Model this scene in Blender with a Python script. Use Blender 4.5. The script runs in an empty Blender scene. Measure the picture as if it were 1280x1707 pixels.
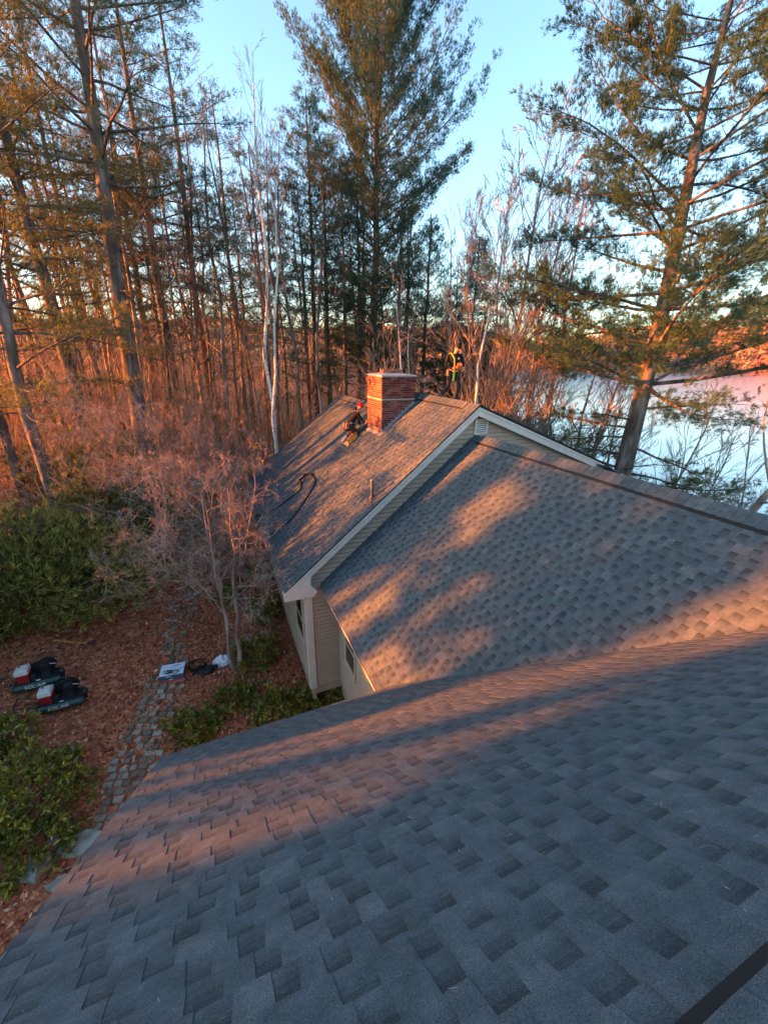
import bpy, math, random
import numpy as np
from mathutils import Vector, Matrix
R = math.radians
scene = bpy.context.scene
col = scene.collection
# ------------------------------------------------------------ camera
H0 = 8.1567
FW = np.array([0.3676579, 0.8611451, -0.3510795])
RT = np.array([0.9214345, -0.3883352, 0.0124181])
UP = np.array([0.1256427, 0.3280624, 0.9362633])
FPX = 683.456
cd = bpy.data.cameras.new('camera')
cam = bpy.data.objects.new('camera', cd)
col.objects.link(cam)
cd.sensor_fit = 'HORIZONTAL'
cd.sensor_width = 36
cd.lens = FPX / 1280 * 36
cd.clip_start = 0.05
cd.clip_end = 6000
M4 = Matrix(((RT[0], UP[0], -FW[0], 0), (RT[1], UP[1], -FW[1], 0), (RT[2], UP[2], -FW[2], H0), (0, 0, 0, 1)))
cam.matrix_world = M4
scene.camera = cam

# ------------------------------------------------------------ sky, sun, exposure
SUN_EL, SUN_AZ = 5.5, -73.0          # azimuth from +Y towards +X
w = bpy.data.worlds.new('World')
scene.world = w
w.use_nodes = True
nt = w.node_tree
bg = nt.nodes['Background']
sky = nt.nodes.new('ShaderNodeTexSky')
sky.sky_type = 'NISHITA'
sky.sun_disc = False
sky.sun_elevation = R(SUN_EL)
sky.sun_rotation = R(SUN_AZ)
sky.air_density = 1.0
sky.dust_density = 1.2
sky.ozone_density = 2.1
nt.links.new(sky.outputs[0], bg.inputs[0])
bg.inputs[1].default_value = 0.115
sd = bpy.data.lights.new('sun', 'SUN')
sd.energy = 5.0
sd.angle = R(0.55)
sd.color = (1.0, 0.24, 0.030)
sun = bpy.data.objects.new('sun', sd)
col.objects.link(sun)
sv = Vector((math.sin(R(SUN_AZ)) * math.cos(R(SUN_EL)), math.cos(R(SUN_AZ)) * math.cos(R(SUN_EL)), math.sin(R(SUN_EL))))
sun.rotation_euler = sv.to_track_quat('Z', 'Y').to_euler()
scene.view_settings.view_transform = 'Standard'
scene.view_settings.look = 'None'
scene.view_settings.exposure = 3.2
scene.view_settings.gamma = 1

# ------------------------------------------------------------ helpers
def ray(x, y):
    return FW + RT * ((x - 640) / FPX) - UP * ((y - 853.5) / FPX)
def at(x, y, Y):                      # pixel of the photograph -> point at depth Y
    D = ray(x, y)
    return np.array([0, 0, H0]) + D * (Y / D[1])
def az_dir(x):                        # horizontal direction seen at column x on the horizon row
    D = ray(x, 600)
    D = D[:2]
    return D / np.linalg.norm(D)
def sm(t):
    t = np.clip(t, 0, 1)
    return t * t * (3 - 2 * t)
def shore(x, y):
    return (x - 25) * .788 - (y - 22.5) * .616
def ground_z(x, y):
    x = np.asarray(x, float); y = np.asarray(y, float)
    g = 1.8 * sm((y - 9 - .9 * np.minimum(x, 0)) / 16) * sm((6 - x) / 10)
    r = np.hypot(x, y)
    g = g + .9 * sm((r - 28) / 60) * sm((-shore(x, y) - 8) / 30)
    g = g + .10 * np.sin(x * .9 + 1.3) * np.sin(y * .7) * sm((r - 9) / 8)
    wv = shore(x, y)
    k = sm((wv + 20) / 19)
    g = g * (1 - k) + (-2.5) * k
    g = g - 2.0 * sm((wv + 1) / 6)
    far = sm((r - 170) / 330)
    a = np.arctan2(x, y)
    hill = 44 + 6 * np.sin(a * 5 + .6) + 5 * np.sin(a * 11 + 2) + 3 * np.sin(a * 23)
    farl = sm((r - 130) / 260)
    land = np.where(wv < 2, farl, 0)
    k2 = sm((r - 500) / 160)
    lakeside = sm((wv + 40) / 60)
    hz = (1 - lakeside) * sm((r - 190) / 380) + lakeside * k2
    west = sm((a + 2.4) / .5) * sm((-.75 - a) / .4)
    hill = hill * np.where(wv < 60, .78, 1) * (1 - .93 * west)
    g = g * (1 - hz) + (hill) * hz
    return g
def gz(x, y):
    return float(ground_z(x, y))

def ray_ground(px, py):
    D = ray(px, py); D = D / np.linalg.norm(D)
    t = 4.0
    while t < 400:
        P = np.array([0, 0, H0]) + D * t
        if P[2] < gz(P[0], P[1]):
            return P
        t += .05
    return P

# materials -------------------------------------------------
MATS = {}
def mat(name, base, rough=.8, var=0, tint=0, scale=6, bump=0, bscale=40, metal=0, spec=.3, ramp=None, coord='Object', sub=0):
    if name in MATS: return MATS[name]
    m = bpy.data.materials.new(name); m.use_nodes = True
    n = m.node_tree; L = n.links; b = n.nodes['Principled BSDF']
    b.inputs['Roughness'].default_value = rough
    b.inputs['Metallic'].default_value = metal
    b.inputs['Specular IOR Level'].default_value = spec
    tc = n.nodes.new('ShaderNodeTexCoord')
    rgb = n.nodes.new('ShaderNodeRGB'); rgb.outputs[0].default_value = (*base, 1)
    out = rgb.outputs[0]
    if ramp:
        no = n.nodes.new('ShaderNodeTexNoise'); no.inputs['Scale'].default_value = scale; no.inputs['Detail'].default_value = 6
        L.new(tc.outputs[coord], no.inputs['Vector'])
        cr = n.nodes.new('ShaderNodeValToRGB')
        e = cr.color_ramp.elements
        e[0].position = ramp[0][0]; e[0].color = (*ramp[0][1], 1)
        e[1].position = ramp[-1][0]; e[1].color = (*ramp[-1][1], 1)
        for p, c in ramp[1:-1]:
            q = e.new(p); q.color = (*c, 1)
        L.new(no.outputs[0], cr.inputs[0]); out = cr.outputs[0]
    elif var:
        no = n.nodes.new('ShaderNodeTexNoise'); no.inputs['Scale'].default_value = scale; no.inputs['Detail'].default_value = 5
        L.new(tc.outputs[coord], no.inputs['Vector'])
        mr = n.nodes.new('ShaderNodeMapRange'); mr.inputs[1].default_value = .3; mr.inputs[2].default_value = .7
        mr.inputs[3].default_value = 1 - var; mr.inputs[4].default_value = 1 + var
        L.new(no.outputs[0], mr.inputs[0])
        mx = n.nodes.new('ShaderNodeVectorMath'); mx.operation = 'SCALE'
        L.new(out, mx.inputs[0]); L.new(mr.outputs[0], mx.inputs['Scale']); out = mx.outputs[0]
    if tint:
        at_ = n.nodes.new('ShaderNodeAttribute'); at_.attribute_name = 'tint'
        mr = n.nodes.new('ShaderNodeMapRange'); mr.inputs[3].default_value = 1 - tint; mr.inputs[4].default_value = 1 + tint
        L.new(at_.outputs['Fac'], mr.inputs[0])
        mx = n.nodes.new('ShaderNodeVectorMath'); mx.operation = 'SCALE'
        L.new(out, mx.inputs[0]); L.new(mr.outputs[0], mx.inputs['Scale']); out = mx.outputs[0]
    L.new(out, b.inputs['Base Color'])
    if bump:
        nb = n.nodes.new('ShaderNodeTexNoise'); nb.inputs['Scale'].default_value = bscale; nb.inputs['Detail'].default_value = 4
        L.new(tc.outputs[coord], nb.inputs['Vector'])
        bp = n.nodes.new('ShaderNodeBump'); bp.inputs['Strength'].default_value = bump; bp.inputs['Distance'].default_value = .02
        L.new(nb.outputs[0], bp.inputs['Height']); L.new(bp.outputs[0], b.inputs['Normal'])
    MATS[name] = m
    return m

def tint_ramp_mat(name, stops, rough=.8, spec=.2, trans=0):
    m = bpy.data.materials.new(name); m.use_nodes = True
    n = m.node_tree; L = n.links; b = n.nodes['Principled BSDF']
    b.inputs['Roughness'].default_value = rough; b.inputs['Specular IOR Level'].default_value = spec
    a = n.nodes.new('ShaderNodeAttribute'); a.attribute_name = 'tint'
    cr = n.nodes.new('ShaderNodeValToRGB'); e = cr.color_ramp.elements
    e[0].position = stops[0][0]; e[0].color = (*stops[0][1], 1)
    e[1].position = stops[-1][0]; e[1].color = (*stops[-1][1], 1)
    for p, c in stops[1:-1]:
        q = e.new(p); q.color = (*c, 1)
    L.new(a.outputs['Fac'], cr.inputs[0]); L.new(cr.outputs[0], b.inputs['Base Color'])
    if trans:
        tr = n.nodes.new('ShaderNodeBsdfTranslucent'); L.new(cr.outputs[0], tr.inputs[0])
        mx = n.nodes.new('ShaderNodeMixShader'); mx.inputs[0].default_value = trans
        o = n.nodes['Material Output']
        L.new(b.outputs[0], mx.inputs[1]); L.new(tr.outputs[0], mx.inputs[2]); L.new(mx.outputs[0], o.inputs[0])
    MATS[name] = m
    return m

# mesh collectors -------------------------------------------
class MB:
    """collects vertices and faces and links them as one mesh object"""
    def __init__(s): s.v = []; s.f = []; s.n = 0; s.t = []
    def add(s, v, f, t=.5):
        s.v.append(np.asarray(v, float).reshape(-1, 3))
        for q in f: s.f.append(tuple(i + s.n for i in q)); s.t.append(t)
        s.n += len(s.v[-1])
    def box(s, c, d, rot=None, t=.5):
        x, y, z = np.array(d) / 2
        v = np.array([(-x, -y, -z), (x, -y, -z), (x, y, -z), (-x, y, -z), (-x, -y, z), (x, -y, z), (x, y, z), (-x, y, z)])
        if rot is not None: v = v @ np.array(rot).T
        s.add(v + np.array(c), [(0, 3, 2, 1), (4, 5, 6, 7), (0, 1, 5, 4), (1, 2, 6, 5), (2, 3, 7, 6), (3, 0, 4, 7)], t)
    def box2(s, a, b, t=.5):
        a = np.array(a, float); b = np.array(b, float); s.box((a + b) / 2, np.abs(b - a), None, t)
    def prism(s, poly, vec, t=.5):      # polygon extruded by vec
        p = np.array(poly, float); n = len(p); q = p + np.array(vec, float)
        s.add(np.vstack([p, q]), [tuple(range(n))[::-1], tuple(range(n, 2 * n))] + [(i, (i + 1) % n, n + (i + 1) % n, n + i) for i in range(n)], t)
    def tube(s, pts, rad, k=8, t=.5, cap=True):
        pts = np.array(pts, float); n = len(pts)
        if np.isscalar(rad): rad = [rad] * n
        tan = np.gradient(pts, axis=0); tan /= np.linalg.norm(tan, axis=1)[:, None] + 1e-9
        d = pts[-1] - pts[0]
        ref = np.array([0, 0, 1.]) if abs(d[2]) < .8 * np.linalg.norm(d) + 1e-9 else np.array([1., 0, 0])
        vs = []
        for p, tn, r in zip(pts, tan, rad):
            a = np.cross(tn, ref); l = np.linalg.norm(a)
            if l < 1e-4: a = np.cross(tn, [0, 1, .1]); l = np.linalg.norm(a)
            a /= l; b = np.cross(tn, a)
            for j in range(k):
                th = 2 * math.pi * j / k; vs.append(p + r * (math.cos(th) * a + math.sin(th) * b))
        f = [(i * k + j, i * k + (j + 1) % k, (i + 1) * k + (j + 1) % k, (i + 1) * k + j) for i in range(n - 1) for j in range(k)]
        if cap: f += [tuple(range(k))[::-1], tuple((n - 1) * k + j for j in range(k))]
        s.add(vs, f, t)
    def lathe(s, base, axis, prof, k=12, t=.5):   # prof: (distance along axis, radius)
        base = np.array(base, float); axis = np.array(axis, float); axis /= np.linalg.norm(axis)
        s.tube([base + axis * p[0] for p in prof], [max(p[1], 1e-4) for p in prof], k, t)
    def build(s, name, m, parent=None, smooth=False):
        me = bpy.data.meshes.new(name)
        V = np.vstack(s.v)
        me.from_pydata([tuple(p) for p in V], [], s.f)
        a = me.attributes.new('tint', 'FLOAT', 'FACE'); a.data.foreach_set('value', np.array(s.t, np.float32))
        return link(name, me, m, parent, smooth)

def link(name, me, m, parent=None, smooth=False):
    if isinstance(m, (list, tuple)):
        for q in m: me.materials.append(q)
    else: me.materials.append(m)
    if smooth: me.polygons.foreach_set('use_smooth', [True] * len(me.polygons))
    o = bpy.data.objects.new(name, me); col.objects.link(o)
    if parent: o.parent = parent
    return o

def fast_mesh(name, V, F, tint=None):
    """V (n,3), F (m,k) constant k"""
    me = bpy.data.meshes.new(name)
    V = np.asarray(V, np.float32); F = np.asarray(F, np.int32); m, k = F.shape
    me.vertices.add(len(V)); me.vertices.foreach_set('co', V.ravel())
    me.loops.add(m * k); me.loops.foreach_set('vertex_index', F.ravel())
    me.polygons.add(m); me.polygons.foreach_set('loop_start', np.arange(0, m * k, k, dtype=np.int32))
    me.update(calc_edges=True)
    if tint is not None:
        a = me.attributes.new('tint', 'FLOAT', 'FACE'); a.data.foreach_set('value', np.asarray(tint, np.float32))
    return me

class Tubes:
    def __init__(s): s.g = {}
    def add(s, pts, rad, k=5):
        s.g.setdefault((len(pts), k), []).append((pts, rad))
    def mesh(s, name):
        VV = []; FF = []; off = 0
        for (n, k), L in s.g.items():
            P = np.array([a for a, _ in L], float); Rd = np.array([b for _, b in L], float)
            N = len(P)
            T = np.gradient(P, axis=1); T /= np.linalg.norm(T, axis=2, keepdims=True) + 1e-9
            D = P[:, -1] - P[:, 0]; D /= np.linalg.norm(D, axis=1, keepdims=True) + 1e-9
            ref = np.where(np.abs(D[:, 2:3]) < .8, np.array([[0, 0, 1.]]), np.array([[1., .1, 0]]))[:, None, :]
            A = np.cross(T, np.broadcast_to(ref, T.shape)); A /= np.linalg.norm(A, axis=2, keepdims=True) + 1e-9
            B = np.cross(T, A)
            th = np.arange(k) * 2 * math.pi / k
            V = P[:, :, None, :] + Rd[:, :, None, None] * (np.cos(th)[None, None, :, None] * A[:, :, None, :] + np.sin(th)[None, None, :, None] * B[:, :, None, :])
            VV.append(V.reshape(-1, 3))
            i = np.arange(n - 1)[:, None]; j = np.arange(k)[None, :]
            q = np.stack([i * k + j, i * k + (j + 1) % k, (i + 1) * k + (j + 1) % k, (i + 1) * k + j], -1).reshape(-1, 4)
            F = (q[None] + (np.arange(N) * n * k)[:, None, None]).reshape(-1, 4) + off
            FF.append(F); off += N * n * k
        me = fast_mesh(name, np.vstack(VV), np.vstack(FF))
        me.polygons.foreach_set('use_smooth', [True] * len(me.polygons))
        return me

def blades(rng, C, D, n, ln, wd, spread, tuftvar=.5):
    """n thin triangles fanning from each centre C about direction D"""
    N = len(C)
    d = D[:, None, :] + rng.normal(0, spread, (N, n, 3))
    d /= np.linalg.norm(d, axis=2, keepdims=True)
    s = np.cross(d, rng.normal(0, 1, (N, n, 3))); s /= np.linalg.norm(s, axis=2, keepdims=True) + 1e-9
    l = ln * rng.uniform(.6, 1.15, (N, n, 1))
    c = C[:, None, :]
    mid = c + d * l * .45
    a = mid + s * wd * .5; b = mid - s * wd * .5
    V = np.stack([c + 0 * d, a, c + d * l, b], 2).reshape(-1, 3)
    F = np.arange(N * n * 4).reshape(-1, 4)
    t = np.clip(np.repeat(rng.uniform(0, 1, N), n) * tuftvar + (1 - tuftvar) * rng.uniform(0, 1, N * n), 0, 1)
    return V, F, t

def tag(o, label=None, cat=None, group=None, kind=None):
    if label: o['label'] = label
    if cat: o['category'] = cat
    if group: o['group'] = group
    if kind: o['kind'] = kind
    return o
def empty(name, loc, rz=0):
    o = bpy.data.objects.new(name, None); col.objects.link(o); o.location = tuple(loc); o.rotation_euler = (0, 0, rz)
    o.empty_display_size = .2
    return o
def copy_tree(o, parent=None):
    c = o.copy(); col.objects.link(c)
    c.parent = parent
    for ch in list(o.children): copy_tree(ch, c)
    return c

# ------------------------------------------------------------ materials
def roof_mat(name, dark=False):
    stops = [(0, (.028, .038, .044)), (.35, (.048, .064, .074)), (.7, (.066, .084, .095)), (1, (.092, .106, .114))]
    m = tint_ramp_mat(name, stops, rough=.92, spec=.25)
    n = m.node_tree; L = n.links; b = n.nodes['Principled BSDF']
    tc = n.nodes.new('ShaderNodeTexCoord')
    cr = [q for q in n.nodes if q.bl_idname == 'ShaderNodeValToRGB'][0]
    no = n.nodes.new('ShaderNodeTexNoise'); no.inputs['Scale'].default_value = 260; no.inputs['Detail'].default_value = 3
    L.new(tc.outputs['Object'], no.inputs['Vector'])
    n2 = n.nodes.new('ShaderNodeTexNoise'); n2.inputs['Scale'].default_value = 9; n2.inputs['Detail'].default_value = 5; n2.inputs['Roughness'].default_value = .7
    L.new(tc.outputs['Object'], n2.inputs['Vector'])
    mr = n.nodes.new('ShaderNodeMapRange'); mr.inputs[1].default_value = .3; mr.inputs[2].default_value = .7; mr.inputs[3].default_value = .5; mr.inputs[4].default_value = 1.55
    L.new(no.outputs[0], mr.inputs[0])
    m2 = n.nodes.new('ShaderNodeMapRange'); m2.inputs[1].default_value = .3; m2.inputs[2].default_value = .7; m2.inputs[3].default_value = .72; m2.inputs[4].default_value = 1.32
    L.new(n2.outputs[0], m2.inputs[0])
    mu = n.nodes.new('ShaderNodeMath'); mu.operation = 'MULTIPLY'; L.new(mr.outputs[0], mu.inputs[0]); L.new(m2.outputs[0], mu.inputs[1])
    vm = n.nodes.new('ShaderNodeVectorMath'); vm.operation = 'SCALE'
    L.new(cr.outputs[0], vm.inputs[0]); L.new(mu.outputs[0], vm.inputs['Scale'])
    # sparse pale granules
    n3 = n.nodes.new('ShaderNodeTexVoronoi'); n3.inputs['Scale'].default_value = 150
    L.new(tc.outputs['Object'], n3.inputs['Vector'])
    lt = n.nodes.new('ShaderNodeMath'); lt.operation = 'LESS_THAN'; lt.inputs[1].default_value = .13
    L.new(n3.outputs['Distance'], lt.inputs[0])
    ra = n.nodes.new('ShaderNodeSeparateColor'); L.new(n3.outputs['Color'], ra.inputs[0])
    gt = n.nodes.new('ShaderNodeMath'); gt.operation = 'GREATER_THAN'; gt.inputs[1].default_value = .86
    L.new(ra.outputs[0], gt.inputs[0])
    m3 = n.nodes.new('ShaderNodeMath'); m3.operation = 'MULTIPLY'; L.new(lt.outputs[0], m3.inputs[0]); L.new(gt.outputs[0], m3.inputs[1])
    mx = n.nodes.new('ShaderNodeMix'); mx.data_type = 'RGBA'; mx.inputs['B'].default_value = (.34, .35, .36, 1)
    L.new(m3.outputs[0], mx.inputs['Factor']); L.new(vm.outputs[0], mx.inputs['A'])
    L.new(mx.outputs['Result'], b.inputs['Base Color'])
    bp = n.nodes.new('ShaderNodeBump'); bp.inputs['Strength'].default_value = .7; bp.inputs['Distance'].default_value = .004
    L.new(no.outputs[0], bp.inputs['Height']); L.new(bp.outputs[0], b.inputs['Normal'])
    return m
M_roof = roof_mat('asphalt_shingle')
M_siding = mat('grey_vinyl_siding', (.36, .275, .20), .55, var=.08, scale=3)
M_trim = mat('off_white_trim', (.56, .50, .43), .5, var=.08, scale=5)
M_black = mat('black_rubber', (.012, .012, .013), .6)
M_glass = mat('window_glass', (.015, .017, .02), .06, spec=.7)
M_frame = mat('window_frame', (.45, .37, .28), .5)
M_mortar = mat('mortar', (.26, .21, .19), .95, bump=.4, var=.12, scale=20)
M_brick = tint_ramp_mat('red_brick', [(0, (.07, .022, .022)), (.5, (.15, .042, .036)), (1, (.24, .085, .065))], .9, .2)
M_cap = mat('mortar_cap', (.45, .40, .36), .95, var=.3, scale=9, bump=.5)
M_metal = mat('metal_flashing', (.28, .27, .27), .45, metal=.3, var=.1)
M_pipe = mat('vent_pipe_plastic', (.16, .17, .17), .5, var=.2, scale=30)
def bark(name, c0, c1, c2, sc=5, stretch=.25, bump=.8):
    m = mat(name, c0, .95, ramp=[(.32, c0), (.5, c1), (.68, c2)], scale=sc, bump=bump, bscale=14)
    n = m.node_tree; tc = [q for q in n.nodes if q.bl_idname == 'ShaderNodeTexCoord'][0]
    mp = n.nodes.new('ShaderNodeMapping'); mp.inputs['Scale'].default_value = (1, 1, stretch)
    n.links.new(tc.outputs['Object'], mp.inputs[0])
    for q in n.nodes:
        if q.bl_idname == 'ShaderNodeTexNoise': n.links.new(mp.outputs[0], q.inputs['Vector'])
    return m
M_pine = bark('pine_bark', (.045, .036, .030), (.105, .085, .070), (.22, .19, .165))
M_twig = bark('bare_bark', (.09, .070, .056), (.20, .160, .130), (.34, .285, .24), sc=4)
M_brush = bark('reddish_twig_bark', (.20, .115, .062), (.38, .235, .125), (.54, .37, .22), sc=3)
M_gtree = bark('garden_tree_bark', (.15, .10, .08), (.27, .195, .15), (.40, .31, .26), sc=4)
M_pale = bark('pale_twig_bark', (.16, .12, .10), (.28, .23, .19), (.42, .37, .32), sc=4)
def birch_mat():
    m = bpy.data.materials.new('birch_bark'); m.use_nodes = True; n = m.node_tree; L = n.links; b = n.nodes['Principled BSDF']
    b.inputs['Roughness'].default_value = .75
    tc = n.nodes.new('ShaderNodeTexCoord'); mp = n.nodes.new('ShaderNodeMapping'); mp.inputs['Scale'].default_value = (3, 3, 9)
    no = n.nodes.new('ShaderNodeTexNoise'); no.inputs['Scale'].default_value = 2.2; no.inputs['Detail'].default_value = 4
    L.new(tc.outputs['Object'], mp.inputs[0]); L.new(mp.outputs[0], no.inputs['Vector'])
    cr = n.nodes.new('ShaderNodeValToRGB'); e = cr.color_ramp.elements
    e[0].position = .33; e[0].color = (.035, .03, .028, 1); e[1].position = .40; e[1].color = (.62, .56, .50, 1)
    q = e.new(.8); q.color = (.78, .74, .68, 1)
    L.new(no.outputs[0], cr.inputs[0]); L.new(cr.outputs[0], b.inputs['Base Color'])
    return m
M_birch = birch_mat()
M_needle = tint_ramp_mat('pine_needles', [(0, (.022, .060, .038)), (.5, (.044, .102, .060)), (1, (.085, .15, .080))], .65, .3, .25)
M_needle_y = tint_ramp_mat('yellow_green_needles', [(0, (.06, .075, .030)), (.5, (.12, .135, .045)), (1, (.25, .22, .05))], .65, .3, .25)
M_spruce = tint_ramp_mat('spruce_needles', [(0, (.018, .030, .016)), (.5, (.035, .050, .025)), (1, (.07, .075, .035))], .7, .3, .15)
M_yew = tint_ramp_mat('juniper_needles', [(0, (.08, .075, .020)), (.5, (.21, .19, .048)), (1, (.42, .36, .08))], .7, .3, .15)
M_rhodo = tint_ramp_mat('rhododendron_leaves', [(0, (.055, .062, .016)), (.45, (.18, .175, .032)), (.85, (.38, .32, .045)), (1, (.70, .40, .04))], .4, .5, .2)
M_leaf = tint_ramp_mat('fallen_leaves', [(0, (.14, .035, .018)), (.4, (.42, .11, .045)), (.75, (.58, .19, .085)), (1, (.75, .42, .25))], .8, .3, .1)
M_hill = tint_ramp_mat('far_wood', [(0, (.05, .055, .03)), (.35, (.14, .115, .08)), (.7, (.24, .19, .13)), (1, (.32, .26, .19))], .9, .1)
M_brown_leaf = tint_ramp_mat('clinging_beech_leaves', [(0, (.16, .08, .04)), (1, (.34, .19, .09))], .8, .2, .3)

# ------------------------------------------------------------ ground, water, hills
def build_ground():
    rs = np.concatenate([[.01], np.linspace(1.2, 30, 90), 30 * np.exp(np.linspace(.03, math.log(60), 80))])
    na = 260
    th = np.linspace(0, 2 * math.pi, na, endpoint=False)
    X = rs[:, None] * np.sin(th); Y = rs[:, None] * np.cos(th)
    Z = ground_z(X, Y)
    V = np.stack([X, Y, Z], -1).reshape(-1, 3)
    i = np.arange(len(rs) - 1)[:, None]; j = np.arange(na)[None]
    F = np.stack([i * na + j, (i + 1) * na + j, (i + 1) * na + (j + 1) % na, i * na + (j + 1) % na], -1).reshape(-1, 4)
    F = F[:, ::-1]
    me = fast_mesh('ground', V, F)
    m = mat('leafy_ground', (.1, .05, .03), .95, ramp=[(.3, (.09, .038, .020)), (.45, (.30, .105, .050)), (.58, (.46, .18, .09)), (.75, (.52, .28, .16))], scale=7, bump=1, bscale=22)
    o = link('ground', me, m, None, True); tag(o, kind='structure')
build_ground()
def build_water():
    # flat sheet under the terrain's lake bed; the land around hides its rim
    th = np.linspace(0, 2 * math.pi, 96, endpoint=False)
    rs = np.array([1, 40, 120, 300, 600, 1000.])
    c = (300, 120)
    X = c[0] + rs[:, None] * np.sin(th) * .93; Y = c[1] + rs[:, None] * np.cos(th) * .93
    V = np.stack([X, Y, 0 * X - 2.5], -1).reshape(-1, 3)
    keep = None
    na = 96
    i = np.arange(len(rs) - 1)[:, None]; j = np.arange(na)[None]
    F = np.stack([i * na + j, i * na + (j + 1) % na, (i + 1) * na + (j + 1) % na, (i + 1) * na + j], -1).reshape(-1, 4)[:, ::-1]
    me = fast_mesh('lake_water', V, F)
    m = bpy.data.materials.new('lake_water'); m.use_nodes = True; n = m.node_tree; b = n.nodes['Principled BSDF']
    b.inputs['Base Color'].default_value = (.24, .29, .31, 1); b.inputs['Roughness'].default_value = .17; b.inputs['IOR'].default_value = 1.5
    b.inputs['Specular IOR Level'].default_value = 1.0
    tc = n.nodes.new('ShaderNodeTexCoord'); mp = n.nodes.new('ShaderNodeMapping'); mp.inputs['Scale'].default_value = (.5, 1.2, 1)
    no = n.nodes.new('ShaderNodeTexNoise'); no.inputs['Scale'].default_value = 1.4; no.inputs['Detail'].default_value = 5
    bp = n.nodes.new('ShaderNodeBump'); bp.inputs['Strength'].default_value = .25; bp.inputs['Distance'].default_value = .05
    n.links.new(tc.outputs['Object'], mp.inputs[0]); n.links.new(mp.outputs[0], no.inputs['Vector']); n.links.new(no.outputs[0], bp.inputs['Height']); n.links.new(bp.outputs[0], b.inputs['Normal'])
    o = link('lake_water', me, m); tag(o, kind='structure')
build_water()

def far_wood():
    rng = np.random.default_rng(5)
    C = []
    N = 26000
    a = rng.uniform(R(-62), R(100), N)
    u = rng.uniform(0, 1, N)
    r = 130 + 690 * u ** .8
    X = r * np.sin(a); Y = r * np.cos(a)
    wv = shore(X, Y); Z = ground_z(X, Y)
    ok = (Z > -2.2) & ((wv < -3) | (r > 480))
    X, Y, Z, r = X[ok], Y[ok], Z[ok], r[ok]
    n = len(X); K = 16
    h = rng.uniform(5, 11, n); wd = h * rng.uniform(.28, .45, n)
    d = rng.normal(0, 1, (n, K, 3)); d /= np.linalg.norm(d, axis=2, keepdims=True)
    c = np.stack([X, Y, Z + h * .45], -1)[:, None, :] + d * np.stack([wd, wd, h * .5], -1)[:, None, :] * rng.uniform(.4, 1, (n, K, 1))
    s1 = rng.normal(0, 1, (n, K, 3)); s1 /= np.linalg.norm(s1, axis=2, keepdims=True)
    s2 = np.cross(s1, rng.normal(0, 1, (n, K, 3))); s2 /= np.linalg.norm(s2, axis=2, keepdims=True)
    sz = (h * rng.uniform(.08, .2, n))[:, None, None]
    V = np.stack([c - s1 * sz, c - s2 * sz * .6, c + s1 * sz, c + s2 * sz * .6], 2).reshape(-1, 3)
    F = np.arange(n * K * 4).reshape(-1, 4)
    t = np.clip(np.repeat(rng.uniform(0, 1, n), K) * .7 + .3 * rng.uniform(0, 1, n * K), 0, 1)
    ev = rng.uniform(0, 1, n) < .12
    t = np.where(np.repeat(ev, K), t * .2, .2 + .8 * t)
    o = link('far_wood', fast_mesh('far_wood', V, F, t), M_hill)
    tag(o, 'distant bare woods covering the low hills beyond the lake and the near trees', 'woods', kind='stuff')
far_wood()

# ------------------------------------------------------------ house
house = empty('house', (4.5, 6, 0))
tag(house, 'grey clapboard house with dark shingled gable roofs and a brick chimney', 'house')
house_inv = np.array([4.5, 6, 0])
class HB(MB):
    def build(s, name, m, parent=house, smooth=False):
        s.v = [q - house_inv for q in s.v]
        return super().build(name, m, parent, smooth)
S_ = .81
PA, ZA0 = .8253, 1.9659       # A: z = ZA0 + PA*x
PB, ZB0 = .8229, 1.1471       # B: z = ZB0 + PB*x
PC, ZC0 = .7869, 6.8857       # C: z = ZC0 - PC*y
PR = .39

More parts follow.
